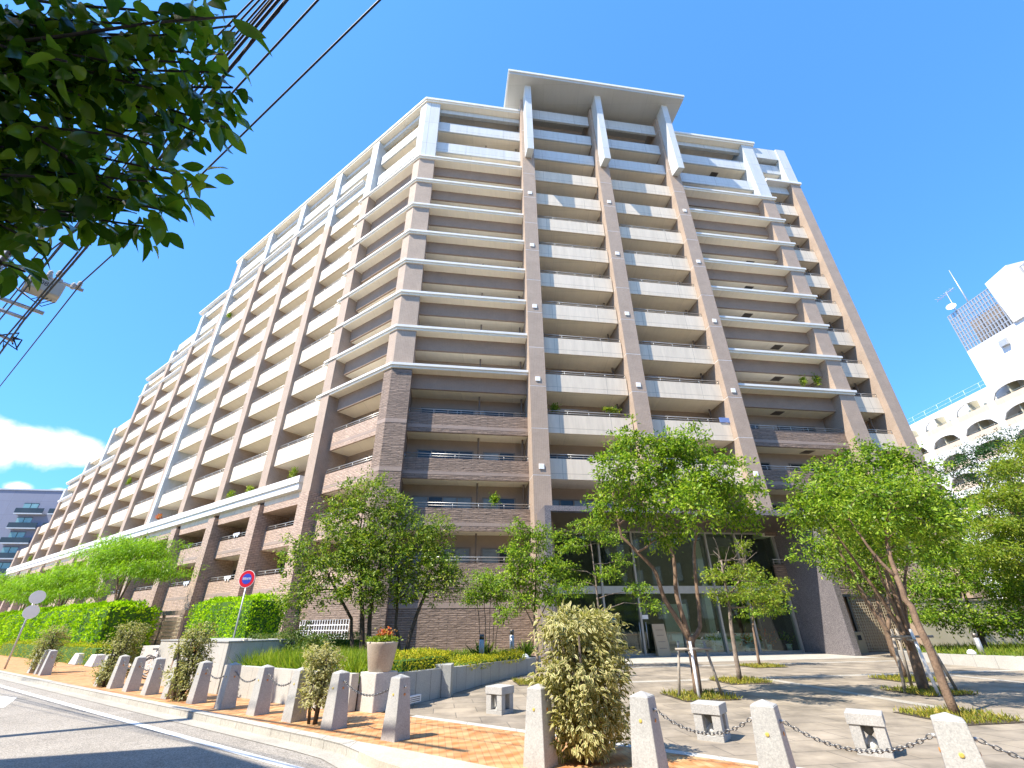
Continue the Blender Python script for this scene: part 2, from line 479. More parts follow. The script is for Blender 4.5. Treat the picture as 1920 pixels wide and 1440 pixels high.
X['gutter'] = speckle('worn_gutter_concrete', (.30, .28, .24), (.46, .43, .37), 60, .9, .15, .25)
X['wallbeige'] = plain('beige_garden_wall', (.50, .46, .33), .85, .1, .8)
X['lattice'] = plain('taupe_lattice', (.50, .42, .29), .5, .05, 3, metal=.2)
X['ceramic'] = plain('grey_insulator', (.45, .42, .38), .35, .08, 8)
X['transformer'] = plain('transformer_paint', (.50, .46, .37), .5, .06, 4)
X['cloth'] = plain('pale_laundry', (.65, .68, .74), .9, .1, 4)
X['clothblue'] = plain('blue_laundry', (.16, .24, .48), .9, .1, 4)
X['brownmetal'] = plain('brown_panel_metal', (.24, .18, .13), .5, .08, 2)
X['tan'] = panel('tan_parapet', (.62, .50, .38), 5, 50)
# ------------------------------------------------------------------ frames of reference
TBA = 0.1486
P1 = np.array([1.6567, 25.8513])
UB = np.array([math.cos(TBA), math.sin(TBA)])
BK = np.array([-math.sin(TBA), math.cos(TBA)])          # into the front facade
CC = P1 - 9.4 * UB + 0.4 * BK                            # corner of the cornices
TAA = TBA + R(135.6)
UA = np.array([math.cos(TAA), math.sin(TAA)])
AK = np.array([UA[1], -UA[0]])                           # into the long wing
if AK @ np.array([0.6, 0.8]) < 0: AK = -AK
def TB_(s, d, z):
    p = P1 + s * UB + d * BK
    return (p[0], p[1], z)
def TA_(t, e, z):
    p = CC + t * UA + e * AK
    return (p[0], p[1], z)
KP = np.array([-1.92, 8.96])
RU = np.array([-0.8103, 0.5860])
RN = np.array([0.5860, 0.8103])
def TR_(a, b, z=0.0):
    """road frame: a along the kerb to the far left, b across it towards the building"""
    p = KP + a * RU + b * RN
    return (p[0], p[1], z)
def FL(n):
    return 0.5 + 2.95 * (n - 1)
# ------------------------------------------------------------------ ground, road, pavements
m, t, b = mat('asphalt')
p = objn(t)
n1 = nd(t, 'ShaderNodeTexNoise', i_Scale=0.7, i_Detail=6.0, i_Roughness=0.7); t.links.new(p, n1.inputs['Vector'])
n2 = nd(t, 'ShaderNodeTexNoise', i_Scale=55.0, i_Detail=3.0, i_Roughness=0.7); t.links.new(p, n2.inputs['Vector'])
c = ramp(t, n1.outputs['Fac'], [(0.3, (.22, .20, .172)), (0.7, (.31, .285, .25))])
c = mixcol(t, 0.9, c, ramp(t, n2.outputs['Fac'], [(0.35, (.2, .2, .2)), (0.65, (.85, .85, .85))]), 'OVERLAY')
t.links.new(c, b.inputs['Base Color']); b.inputs['Roughness'].default_value = .9
bump(t, b, n2.outputs['Fac'], .5, .01)
X['asphalt'] = m
X['pavers'] = tiles('orange_block_paving', (.47, .165, .045), (.52, .34, .165), (.24, .14, .075), .2, .1, .007, .5, .3, rot=-TAA + R(45), dirt=.3)
mm = X['pavers']; t = mm.node_tree; b = t.nodes['Principled BSDF']
src = b.inputs['Base Color'].links[0].from_socket
wv = nd(t, 'ShaderNodeTexWave', i_Scale=.9, i_Distortion=6.0, i_Detail=2.0)
wv.inputs['Detail Scale'].default_value = 2.2
t.links.new(uvn(t, (1, 1, 1), -TAA + R(20)), wv.inputs['Vector'])
t.links.new(mixcol(t, .42, src, mixcol(t, wv.outputs['Fac'], (.42, .14, .035), (.52, .36, .18))), b.inputs['Base Color'])
X['slabs'] = tiles('plaza_stone_slabs', (.34, .285, .215), (.265, .225, .175), (.17, .145, .115), .9, .6, .011, .5, .15, rough=.7, rot=-TBA, dirt=.5)
X['paint'] = plain('road_paint', (.80, .79, .74), .7, .12, 6)
X['yellowkerb'] = speckle('pale_yellow_concrete', (.40, .36, .28), (.54, .49, .40), 60, .8, .1, .2)
X['city'] = plain('city_ground', (.44, .38, .30), .9, .15, .2)
def flat(name, pts, z, m, kind='structure', thick=0.0):
    q = MB()
    if thick: q.prism([(p[0], p[1]) for p in pts], z - thick, z)
    else: q.add([(p[0], p[1], z) for p in pts], [tuple(range(len(pts)))])
    o = q.build(name, m, recalc=bool(thick))
    if not thick and o.data.polygons[0].normal.z < 0: o.data.flip_normals()
    return tag(o, None, None, None, kind)
flat('ground', [(-1500, -1500), (1500, -1500), (1500, 1500), (-1500, 1500)], -0.14, X['city'])
flat('road', [TR_(160, -0.6), TR_(160, -7.4), TR_(-60, -7.4), TR_(-60, -0.6)], -0.12, X['asphalt'])
flat('far_pavement', [TR_(160, -7.4), TR_(160, -10.5), TR_(-60, -10.5), TR_(-60, -7.4)], 0.0, X['concrete'], thick=.13)
flat('lane_line', [TR_(160, -1.42), TR_(160, -1.57), TR_(-60, -1.57), TR_(-60, -1.42)], -0.116, X['paint'])
flat('gutter', [TR_(160, -0.66), TR_(160, -0.98), TR_(1.2, -0.98), TR_(0.4, -1.02), TR_(-0.6, -1.28), TR_(-1.6, -1.42), TR_(-60, -1.42), TR_(-60, -1.0), TR_(-1.6, -1.0), TR_(0.4, -.66)], -0.112, X['gutter'])
flat('road_arrow_marking', [gpt(-60, 1300, -.116), gpt(32, 1308, -.116), gpt(8, 1326, -.116), gpt(-80, 1330, -.116)], -0.116, X['paint'])
kb = MB()
a = 160.0
prof = [(160, -.66, -.46)] + [(x, -.66, -.46) for x in (60, 20, 1.0)] + [(0.4, -.70, -.44), (-.2, -.84, -.42), (-.8, -1.0, -.40), (-1.6, -1.1, -.40), (-60, -1.1, -.40)]
for (a0, f0, r0), (a1, f1, r1) in zip(prof[:-1], prof[1:]):
    z = 0.012 if a1 > 0 else 0.008
    kb.hexa([TR_(a0, f0, -.13), TR_(a1, f1, -.13), TR_(a1, r1, -.13), TR_(a0, r0, -.13), TR_(a0, f0, z), TR_(a1, f1, z), TR_(a1, r1, z), TR_(a0, r0, z)], 0 if a1 > -.3 else 1)
tag(kb.build('kerb', [X['kerb'], X['yellowkerb']]), kind='structure')
side = [TR_(160, -.46), TR_(.4, -.44), TR_(-.8, -.40), TR_(-60, -.40), TR_(-60, 1.5), TR_(160, 1.5)]
flat('pavement', side, 0.0, X['pavers'], thick=.13)
flat('pavement_left', [TR_(160, 1.5), TR_(8.5, 1.5), TR_(8.5, 3.6), TR_(160, 3.6)], 0.0, X['pavers'], thick=.13)
flat('border_strip', [TR_(-60, 1.5), TR_(1.3, 1.5), TR_(1.3, 1.68), TR_(-60, 1.68)], 0.004, X['stonelight'], thick=.134)
flat('plaza', [TR_(-60, 1.68), TR_(2.6, 1.68), (-3.0, 14.0), (-0.9, 17.2), (.4, 20.0), (1.0, 29.5), (20, 31.5), (60, 37), (60, -30)], 0.0, X['slabs'], thick=.13)
# lighter stone bands in the plaza floor
for i, (s0, s1, d0, d1) in enumerate([(-1, 30, -9.9, -9.5), (-1, 30, -5.2, -4.8), (4.55, 4.85, -17.5, -10), (10.6, 10.9, -21, -10), (-.3, 15.3, -3.2, 1.5)]):
    flat('paving_band', [TB_(s0, d0, 0), TB_(s1, d0, 0), TB_(s1, d1, 0), TB_(s0, d1, 0)], 0.004, X['kerb'] if i == 4 else X['gutter'])
# ------------------------------------------------------------------ the apartment building
ab = thing('apartment_building', 'fifteen storey beige and brown apartment block with white cornices and a dark granite entrance', 'apartment building', (P1[0] - 9.3 * UB[0], P1[1] - 9.3 * UB[1] + .8, 0))
def part(name, mb, mats, label=None, parent=ab, **k):
    o = mb.build(name, mats, parent, **k)
    if label: o['label'] = label
    return o
X['cream'] = panel('cream_panel_floors', (.70, .61, .48), 3.45, 2.95, streak=.12)
for k in ('cream', 'white'):
    for n_ in X[k].node_tree.nodes:
        if n_.type == 'MAPPING' and abs(n_.inputs['Scale'].default_value[0] - 1) < 1e-6:
            n_.inputs['Location'].default_value = (0, -.69, 0)
TBAY = [7.2, 13.3, 20.2, 27.4, 35.2, 42.3, 49.4, 56.6, 63.9, 71.3, 78.6, 85.6, 93.2]
# top: number of the highest balcony parapet, and whether a cornice roof closes the bay
TOP = [(15, 1), (15, 1), (15, 1), (15, 1), (14, 1), (13, 0), (12, 1), (10, 0), (9, 0), (8, 1), (6, 0), (5, 0)]
def ztop(i):
    n, roof = TOP[i]
    if n == 15: return 44.72
    return FL(n) - .02
# solid body behind the balconies
_k = np.linalg.solve(np.array([UB, -UA]).T, (CC + 2.31 * AK) - (P1 + 2.6 * BK))
inner_corner = tuple(P1 + 2.6 * BK + _k[0] * UB)
core = MB()
core.prism([TA_(7.5, 9, 0)[:2], TA_(1.6, 2.31, 0)[:2], inner_corner, TB_(27.3, 2.6, 0)[:2], TB_(27.3, 18, 0)[:2], TB_(3, 18, 0)[:2]], 6.72, 44.74)
core.prism([TA_(7.5, 9, 0)[:2], TA_(1.6, 2.31, 0)[:2], inner_corner, TB_(.29, 2.6, 0)[:2], TB_(.29, 7.3, 0)[:2], TB_(15.31, 7.3, 0)[:2], TB_(15.31, 2.6, 0)[:2], TB_(27.3, 2.6, 0)[:2], TB_(27.3, 18, 0)[:2], TB_(3, 18, 0)[:2]], -.05, 6.719)
part('front_wall', core, [X['plaster']])
for i in range(12):
    q = MB()
    t0 = TBAY[i] if i else 1.5
    q.tbox(TA_, t0, TBAY[i + 1] - (.0 if i == 11 else .004 * (i % 2)), 2.3 if i else 2.304, 15.5, -.05 - .003 * i, ztop(i) - .003 * i)
    part('wing_wall', q, [X['plaster']])
def pilaster(T, a0, a1, d0, d1, z0, z1, m, extra=None, label=None):
    q = MB(); q.tbox(T, a0, a1, d0, d1, z0, z1)
    return part('pilaster', q, [X[m]], label)
# --- balconies: collected first, the hundred that show largest become parts of their own
BAL, WIN = [], []
EYEP = np.array([0, 0, EYE])
def balcony(T, a0, a1, df, db, n, wall='cream', rail=True, zt=1.12, hatch=None, beam=False):
    zf = FL(n)
    BAL.append((np.linalg.norm(np.array(T((a0 + a1) / 2, df, zf)) - EYEP) / math.sqrt(a1 - a0), T, a0, a1, df, db, zf, wall, rail, zt, hatch))
def put_balcony(q, T, a0, a1, df, db, zf, wall, zt):
    q.tbox(T, a0, a1, df, df + .15, zf - .15, zf + zt, 0)
    q.tbox(T, a0, a1, df + .15, db, zf - .148, zf + .03, 1)
    if wall in ('rock', 'brick'): q.tbox(T, a0 + .002, a1 - .002, df - .006, df + .1, zf + .12, zf + .32, 2)
def put_rail(q, T, a0, a1, df, zf, zt):
    zr = zf + zt
    for dz, r in ((.30, .028), (.15, .016)):
        q.tube([T(a0, df + .07, zr + dz), T(a1, df + .07, zr + dz)], r, 5)
    k = max(2, int((a1 - a0) / 1.6) + 1)
    for j in range(k + 1):
        a = a0 + .05 + (a1 - a0 - .1) * j / k
        q.tube([T(a, df + .07, zr - .02), T(a, df + .07, zr + .30)], .016, 4)
def window(T, a0, a1, dw, n, npan, h=2.05, curtain=False, sill=.06):
    zf = FL(n)
    WIN.append((np.linalg.norm(np.array(T((a0 + a1) / 2, dw, zf)) - EYEP), T, a0, a1, dw, zf + sill, h, npan, curtain))
# front bays
SB = [(-8.1, -.5), (.56, 6.32), (7.38, 13.25), (14.31, 22.55)]
for n in range(2, 6):
    balcony(TB_, -8.1, -.5, 1.2, 2.6, n, 'rock')
    balcony(TB_, 14.31, 22.55, 1.2, 2.6, n, 'rock', hatch=18.2 + (n % 2) * 1.2)
for n in range(6, 14):
    balcony(TB_, -8.1, -.5, 1.2, 2.6, n, 'tiled', rail=False, zt=.92)
    balcony(TB_, 14.31, 22.55, 1.2, 2.6, n, 'tiled', rail=False, zt=.92, hatch=18.0 + (n % 3) * .9)
for n in (14, 15):
    balcony(TB_, -8.3, -.5, 1.0, 2.6, n, 'white', rail=False)
    balcony(TB_, 14.31, 22.55, 1.0, 2.6, n, 'white', rail=False, hatch=19.2)
for n in range(4, 16):
    for s0, s1 in SB[1:3]:
        balcony(TB_, s0, s1, .5, 2.6, n, 'white' if n > 13 else 'cream', rail=n < 12)
for n in range(2, 16):
    balcony(TB_, 23.8, 26.38, 1.0, 2.6, n, 'white' if n > 13 else 'cream', rail=n < 14)
for n in range(3, 6):
    balcony(TA_, .85, 6.5, .75, 2.3, n, 'brick')
balcony(TA_, .85, 6.5, .75, 2.3, 2, 'brick')
for n in range(6, 14):
    balcony(TA_, .85, 6.5, .75, 2.3, n, 'tiled', rail=False, zt=.92)
for n in (14, 15):
    balcony(TA_, .65, 6.5, .55, 2.3, n, 'white', rail=False)
for i in range(12):
    n, roof = TOP[i]
    a0, a1 = TBAY[i] + (.5 if i else .45), TBAY[i + 1] - .5
    for k in range(2, n + 1):
        lo = k < 4
        balcony(TA_, a0, a1, .75 if lo else .3, 2.3, k, 'brick' if lo else ('white' if k >= n - 1 and n > 12 else 'cream'), rail=k < n and k != 4)
    for k in range(2, min(n, 16)):
        w = a1 - a0
        window(TA_, a1 - w * .62, a1 - w * .08, 2.29, k, 3)
# windows of the front bays
for n in range(2, 16):
    window(TB_, -7.4, -3.9, 2.59, n, 4, curtain=n < 4)
    window(TB_, -3.2, -1.2, 2.59, n, 2, curtain=n < 5, h=1.9, sill=.2)
    window(TB_, 15.0, 17.0, 2.59, n, 2, curtain=n % 2 == 0)
    window(TB_, 18.6, 21.6, 2.59, n, 3, curtain=n % 3 == 0)
    if n > 2:
        for s0, s1 in SB[1:3]:
            window(TB_, s0 + .2, s0 + 3.8, 2.59, n, 4, curtain=n == 3)
            window(TB_, s0 + 4.1, s0 + 5.3, 2.59, n, 2, curtain=n == 3, h=1.9, sill=.2)
    window(TB_, 24.2, 25.7, 2.59, n, 2)
BAL.sort(key=lambda r: r[0])
for j, (_, T, a0, a1, df, db, zf, wall, rail, zt, hatch) in enumerate(BAL[:100]):
    q = MB(); put_balcony(q, T, a0, a1, df, db, zf, wall, zt)
    o = part('balcony', q, [X[wall], X['soffit'], X['ring']])
    if rail:
        q = MB(); put_rail(q, T, a0, a1, df, zf, zt)
        q.build('railing', [X['metal']], o)
    if hatch:
        q = MB(); q.tbox(T, hatch, hatch + .75, 1.65, 2.3, zf - .166, zf - .149)
        q.build('escape_hatch', [X['bronze']], o)
rest = MB(); restr = MB(); walls = ['cream', 'white', 'tiled', 'rock', 'brick']
for (_, T, a0, a1, df, db, zf, wall, rail, zt, hatch) in BAL[100:]:
    rest.tbox(T, a0, a1, df, df + .15, zf - .15, zf + zt, walls.index(wall))
    rest.tbox(T, a0, a1, df + .15, db, zf - .148, zf + .03, 5)
    if rail: put_rail(restr, T, a0, a1, df, zf, zt)
o = part('balconies', rest, [X[w] for w in walls] + [X['soffit']]); o['kind'] = 'stuff'
q = restr.build('railings', [X['metal']], o); q['kind'] = 'stuff'
def put_window(q, qp, T, a0, a1, dw, z0, h, npan, cur):
    w = (a1 - a0) / npan
    e = .045
    for j in range(npan + 1):
        a = a0 + w * j
        q.tbox(T, a - e, a + e, dw - .07, dw + .02, z0, z0 + h)
    for z in (z0, z0 + h):
        for j in range(npan):
            q.tbox(T, a0 + w * j + e, a0 + w * (j + 1) - e, dw - .066, dw + .018, z - (0 if z == z0 else .07), z + (.07 if z == z0 else 0))
    for j in range(npan):
        qp.tbox(T, a0 + w * j + e, a0 + w * (j + 1) - e, dw - .03, dw + .016, z0 + .07, z0 + h - .07, 1 if (cur and j != 1) else 0)
WIN.sort(key=lambda r: r[0])
for (_, T, a0, a1, dw, z0, h, npan, cur) in WIN[:100]:
    q, qp = MB(), MB(); put_window(q, qp, T, a0, a1, dw, z0, h, npan, cur)
    o = part('window', q, [X['winframe']])
    qp.build('pane', [X['pane'], X['curtain']], o)
q, qp = MB(), MB()
for (_, T, a0, a1, dw, z0, h, npan, cur) in WIN[100:]:
    put_window(q, qp, T, a0, a1, dw, z0, h, npan, cur)
o = part('windows', q, [X['winframe']]); o['kind'] = 'stuff'
o2 = qp.build('panes', [X['pane'], X['curtain']], o); o2['kind'] = 'stuff'
vr = random.Random(3)
for j, (T, a, d, z) in enumerate([(TB_, s_ + vr.uniform(.3, 4.5), 1.9, FL(n)) for n in range(3, 14) for s_ in (-7.4, 1.0, 7.8, 15.2) if vr.random() < .6]):
    q = MB(); q.tbox(T, a, a + .75, d, d + .3, z + .04, z + .64, 0)
    c_ = T(a + .3, d - .006, z + .34)
    q.lathe([(0, 0), (.2, 0), (.2, .01), (0, .01)], c_, 8, 1)
    part('air_conditioner', q, [X['signwhite'], X['dark']])
for j, (T, a, d, z) in enumerate([(TB_, s_, 1.0, FL(n)) for n in range(4, 12) for s_ in (1.2, 8.2) if vr.random() < .4] + [(TA_, TBAY[i] + 1.6, .95, FL(n)) for i in range(5) for n in range(4, 12) if vr.random() < .3]):
    q = MB(); q.tube([T(a, d, z + 1.75), T(a + 2.4, d, z + 1.75)], .02, 5)
    part('drying_pole', q, [X['metal']])
# --- pilasters of the front with their white plates and fins
PZ = {0: [9.775, 15.675, 21.575, 27.475, 33.375], 1: [15.675, 21.575, 27.475, 33.375], 2: [9.775, 15.675, 21.575, 27.475, 33.375]}
for k in range(3):
    s0 = -.5 + 6.88 * k
    z0 = 7.06 if k else -.02
    q = MB(); zb = z0
    for z in [9.25 + 2.95 * j for j in range(13)] + [46.55]:
        q.tbox(TB_, s0, s0 + 1.06, 0, 2.62, zb, z, 0)
        if z < 46: q.tbox(TB_, s0 + .004, s0 + 1.056, .004, 2.6, z, z + .035, 1)
        zb = z + .035
    o = part('pilaster', q, [X['tile'], X['trim']])
    for z in PZ[k]:
        q = MB(); q.tbox(TB_, s0 + .37, s0 + .69, -.05, -.001, z - .16, z + .16)
        q.build('square_plate', [X['plate']], o, bevel=.01)
    q = MB()
    q.hexa([TB_(s0 + .24, -1.12, 37.6), TB_(s0 + .82, -1.12, 37.6), TB_(s0 + .82, -.004, 37.9), TB_(s0 + .24, -.004, 37.9), TB_(s0 + .24, -1.12, 47.0), TB_(s0 + .82, -1.12, 47.0), TB_(s0 + .82, -.004, 47.0), TB_(s0 + .24, -.004, 47.0)])
    part('fin', q, [X['white']])
pilaster(TB_, 22.56, 23.78, .5, 2.61, -.02, 37.0, 'tile')
pilaster(TB_, 22.57, 23.77, .5, 2.61, 37.35, 45.1, 'white', label='white upper pilaster under the roof edge')
pilaster(TB_, 26.4, 27.42, .5, 2.61, -.02, 39.6, 'tile')
pilaster(TB_, 26.41, 27.42, .5, 2.61, 39.92, 44.95, 'white', label='white upper pilaster at the right end')
q = MB(); q.tbox(TB_, 23.78, 26.41, .62, 2.61, 43.4, 44.95); part('end_beam', q, [X['white']])
# corner column: left face along the wing, right face along the front
def corner_poly(off=0):
    # exact corner between the two column faces
    d0, e0 = .55 + off, .15 + off
    A_ = np.array([UB, -UA]).T
    o1 = P1 + d0 * BK; o2 = CC + e0 * AK
    k = np.linalg.solve(A_, o2 - o1)
    cpt = o1 + k[0] * UB
    return [tuple(cpt), TB_(-8.08, d0, 0)[:2], TB_(-8.08, 2.9, 0)[:2], TA_(.82, 2.6, 0)[:2], TA_(.82, e0, 0)[:2]]
def colm(z0, z1, m, lab=None):
    q = MB(); q.prism(corner_poly(), z0, z1); return part('corner_column', q, [X[m]], lab)
colm(-.02, 16.1, 'rock', 'split face brick corner column of the lower floors')
colm(16.42, 37.0, 'tile', 'smooth tiled corner column of the middle floors')
colm(37.34, 45.1, 'white', 'white corner column of the top floors')
for z in (9.4, 12.4, 6.4):
    q = MB(); q.prism(corner_poly(-.012), z, z + .26); part('brick_band', q, [X['ring']])
# cornices that wrap the corner
def offset_corner(d0, e0):
    A_ = np.array([UB, -UA]).T
    o1 = P1 + d0 * BK; o2 = CC + e0 * AK
    k = np.linalg.solve(A_, o2 - o1)
    return tuple(o1 + k[0] * UB)
def wrap(name, z0, z1, df, ef, t_end, s_end, db, eb, m, q=None, build=True):
    q = q or MB()
    poly = [TA_(t_end, ef, 0)[:2], offset_corner(df, ef), TB_(s_end, df, 0)[:2], TB_(s_end, db, 0)[:2], offset_corner(db, eb), TA_(t_end, eb, 0)[:2]]
    q.prism(poly, z0, z1, 0 if build else 1)
    return part(name, q, m) if build else q
for n in range(6, 14):
    z = FL(n) + .92
    q = wrap('', z, z + .16, .46, .06, 8.1, -.51, 1.35, .9, None, build=False)
    wrap('cornice', z + .162, z + .33, .36, -.04, 8.2, -.51, 1.35, .9, [X['trim'], X['soffit']], q)
    q = MB()
    q.tbox(TB_, 14.32, 23.9, .42, 1.35, z, z + .16, 1); q.tbox(TB_, 14.32, 24.0, .32, 1.35, z + .162, z + .33)
    part('cornice', q, [X['trim'], X['soffit']])
# roof edge over the corner bay and the wing bays
q = wrap('', 44.95, 45.16, .42, .02, 36.2, -.51, 2.9, 2.4, None, build=False)
wrap('roof', 45.162, 45.42, .32, -.08, 36.3, -.51, 3.1, 2.6, [X['trim'], X['soffit']], q)
q = MB(); q.tbox(TB_, 14.32, 23.95, .42, 2.9, 44.95, 45.16, 1); q.tbox(TB_, 14.32, 24.05, .3, 3.1, 45.162, 45.42); part('roof', q, [X['trim'], X['soffit']])
q = wrap('', 44.35, 44.9, 1.0, .58, 35.0, -.5, 1.3, .9, None, build=False); part('roof_beam', q, [X['white'], X['white']])
q = MB(); q.tbox(TB_, 14.33, 22.56, 1.0, 1.3, 44.35, 44.9); part('roof_beam', q, [X['white']])
q = MB(); q.tbox(TB_, 23.79, 27.55, .36, 2.61, 39.62, 39.9); part('ledge', q, [X['trim']])
# penthouse parapets and the big flat canopy
for s0, s1 in SB[1:3]:
    q = MB(); q.tbox(TB_, s0, s1, .5, .7, 44.62, 46.0); part('roof_parapet', q, [X['white']])
q = MB(); q.tbox(TB_, .0, 13.8, 2.7, 9, 44.75, 47.0); part('penthouse', q, [X['plaster']])
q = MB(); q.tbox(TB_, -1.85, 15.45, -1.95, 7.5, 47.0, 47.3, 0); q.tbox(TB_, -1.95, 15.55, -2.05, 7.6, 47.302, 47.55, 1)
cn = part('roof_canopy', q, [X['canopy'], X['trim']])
q = MB()
for j in range(24):
    q.tube([TB_(-1.8 + .745 * j, -1.9, 47.55), TB_(-1.8 + .745 * j, -1.9, 47.72)], .012, 4)
q.tube([TB_(-1.8, -1.9, 47.72), TB_(15.4, -1.9, 47.72)], .015, 4)
q.build('edge_rail', [X['metal']], cn)
# --- pilasters of the wing
def ledge(t0, t1, z, h=.34, e0=-.06):
    q = MB(); q.tbox(TA_, t0, t1, e0 + .1, .6, z, z + h * .5); q.tbox(TA_, t0 - .06, t1 + .06, e0, .6, z + h * .5 + .002, z + h)
    return part('ledge', q, [X['trim']])
crown = {0: 37.0, 1: 39.9, 2: 39.9, 3: 39.9, 4: 34.1, 5: 34.1, 6: 31.1, 7: 22.2, 8: 22.2, 9: 19.3, 10: 99, 11: 99}
for i, tt in enumerate(TBAY):
    li, ri = max(0, i - 1), min(11, i)
    zt = max(ztop(li), ztop(ri)) + (.2 if TOP[ri][1] or TOP[li][1] else 1.0)
    if i == 0: zt = 44.93
    zc = min(crown[li] if ztop(li) >= ztop(ri) else 99, crown[li]) if i else 37.0
    if i in (4, 9): zc = crown[li]
    zc = min(zc, zt)
    a0, a1 = tt - .5, tt + .5
    pilaster(TA_, a0 - .04, a1 + .04, .0, 2.32, -.02, 9.28, 'brick')
    if i == 4:
        pilaster(TA_, tt - .8, tt - .12, .02, 2.32, 10.52, zt, 'white', label='pale half of the double pilaster at the movement joint')
        pilaster(TA_, tt + .06, tt + .62, .05, 2.32, 10.52, zt, 'tile')
    else:
        pilaster(TA_, a0, a1, .05, 2.32, 9.28 if i == 0 else 10.52, zc, 'brick' if False else 'tile')
        if zt - zc > .5:
            pilaster(TA_, a0, a1, .052, 2.32, zc + .002, zt, 'white', label='white crown of a wing pilaster')
ledge(8.1, 93.9, 9.62, .92, -.1)
q = MB()
for i in range(12): q.tbox(TA_, TBAY[i] + .54, TBAY[i + 1] - .54, .62, 2.29, 9.2, 9.61)
part('grey_beam', q, [X['tiled']])
q = MB()
for i in range(12): q.tbox(TA_, TBAY[i] + .54, TBAY[i + 1] - .54, .3, 2.29, 8.72, 9.19)
part('brick_lintel', q, [X['brick']])
ledge(8.2, 36.3, FL(14) + .95)
ledge(36.1, 44.0, 40.0); ledge(36.2, 57.4, 33.95); ledge(43, 57.3, 31.0); ledge(57.2, 79.3, 22.1); ledge(72, 79.4, 19.2)
q = MB(); q.tbox(TA_, 35.9, 43.0, .3, 3, 39.4, 39.99); q.tbox(TA_, 49.9, 57.0, .3, 3, 33.4, 33.93); q.tbox(TA_, 71.9, 79.0, .3, 3, 21.6, 22.09); part('roof_beam', q, [X['white']])
# drain pipes
for T, a in [(TB_, -.75), (TB_, 6.05), (TB_, 12.98), (TB_, -3.6), (TB_, 26.0)] + [(TA_, TBAY[i] + 3.0) for i in range(12)]:
    zz = 44 if T is TB_ else ztop(min(range(12), key=lambda i: abs(TBAY[i] + 3.0 - a)))
    q = MB(); q.tube([T(a, 1.95 if T is TB_ else 1.6, 0.1), T(a, 1.95 if T is TB_ else 1.6, zz)], .06, 6)
    part('drain_pipe', q, [X['pipe']])
# ground floor: split face brick wall left of the entrance, brick band, right hand brick wall
q = MB(); q.tbox(TB_, -8.07, -.52, 1.22, 2.58, -.05, FL(2) - .16); part('ground_floor_wall', q, [X['rock']])
q = MB(); q.tbox(TB_, -8.07, -.52, 1.205, 1.3, 2.35, 2.62); part('brick_band', q, [X['ring']])
q = MB(); q.tbox(TB_, 15.4, 22.54, 1.22, 2.58, 2.9, FL(2) - .16); part('ground_floor_wall', q, [X['rock']])
q = MB(); q.tbox(TA_, .85, 6.4, .77, 2.28, 1.9, FL(2) - .16); part('ground_floor_wall', q, [X['rock']])
q = MB()
for i in range(12):
    q.tbox(TA_, TBAY[i] + .56, TBAY[i + 1] - .56, .75, .95, 2.0 - (.0 if i else .1), FL(2) - .16)
part('ground_floor_lintel', q, [X['brick']])
q = MB()
for i in range(12): q.tbox(TA_, TBAY[i] + .56, TBAY[i + 1] - .56, 2.1, 2.28, -.05, 2.1)
part('ground_floor_recess', q, [X['brownmetal']])
# small louvre screen in front of the air conditioners at the corner
def lattice(name, T, a0, a1, d, z0, z1, st, m, r=.018, parent=ab, frame=.04):
    q = MB()
    k = int(round((a1 - a0) / st)); l = int(round((z1 - z0) / st))
    for j in range(k + 1):
        a = a0 + (a1 - a0) * j / k
        q.tbox(T, a - r, a + r, d - r, d + r, z0, z1)
    for j in range(l + 1):
        z = z0 + (z1 - z0) * j / l
        q.tbox(T, a0 - r, a1 + r, d - r * .8 - .003, d + r * .8 + .003, z - r, z + r)
    return q.build(name, [m], parent)
lattice('service_lattice', TA_, 1.0, 6.2, .8, .35, 1.9, .24, X['signwhite'], .022)
# ------------------------------------------------------------------ entrance portal
PS0, PS1, PD, GD = -.34, 15.02, -2.0, 1.6
por = MB()
por.tbox(TB_, PS0, PS1 + .34, PD, -.004, 6.78, 7.05, 0)
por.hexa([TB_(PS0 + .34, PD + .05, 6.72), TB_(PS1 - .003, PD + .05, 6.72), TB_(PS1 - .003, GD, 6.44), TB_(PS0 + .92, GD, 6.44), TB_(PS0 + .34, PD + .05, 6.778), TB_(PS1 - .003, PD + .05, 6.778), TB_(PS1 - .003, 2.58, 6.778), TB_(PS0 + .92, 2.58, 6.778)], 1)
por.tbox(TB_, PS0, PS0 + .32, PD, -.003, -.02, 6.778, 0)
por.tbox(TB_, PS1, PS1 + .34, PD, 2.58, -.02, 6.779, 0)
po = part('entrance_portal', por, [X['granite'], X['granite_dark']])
q = MB(); q.tbox(TB_, .58, PS1 - .004, GD - .01, GD + .01, 0.02, 6.43); q.build('glass_wall', [X['glass']], po)
for a in (.75, 3.55, 5.6, 8.05, 10.35, 12.3, 14.92):
    q = MB(); q.tbox(TB_, a - .055, a + .055, GD - .16, GD + .14, 0.0, 6.43); q.build('mullion', [X['frame']], po)
q = MB(); q.tbox(TB_, .59, PS1 - .008, GD - .11, GD + .1, 3.03, 3.42); q.build('transom_band', [X['metal']], po)
q = MB(); q.tbox(TB_, .59, PS1 - .008, GD - .08, GD + .08, 0.0, .1); q.tbox(TB_, .59, PS1 - .008, GD - .07, GD + .07, 6.36, 6.44); q.build('glass_frame', [X['frame']], po)
for a in (5.42, 5.8):
    q = MB(); q.tube([TB_(a, GD - .2, .35), TB_(a, GD - .2, 1.6)], .025, 6); q.build('door_handle', [X['metal']], po)
q = MB(); q.tbox(TB_, 5.68, 6.05, GD - .045, GD - .015, 1.75, 1.95); q.build('notice', [X['signwhite']], po)
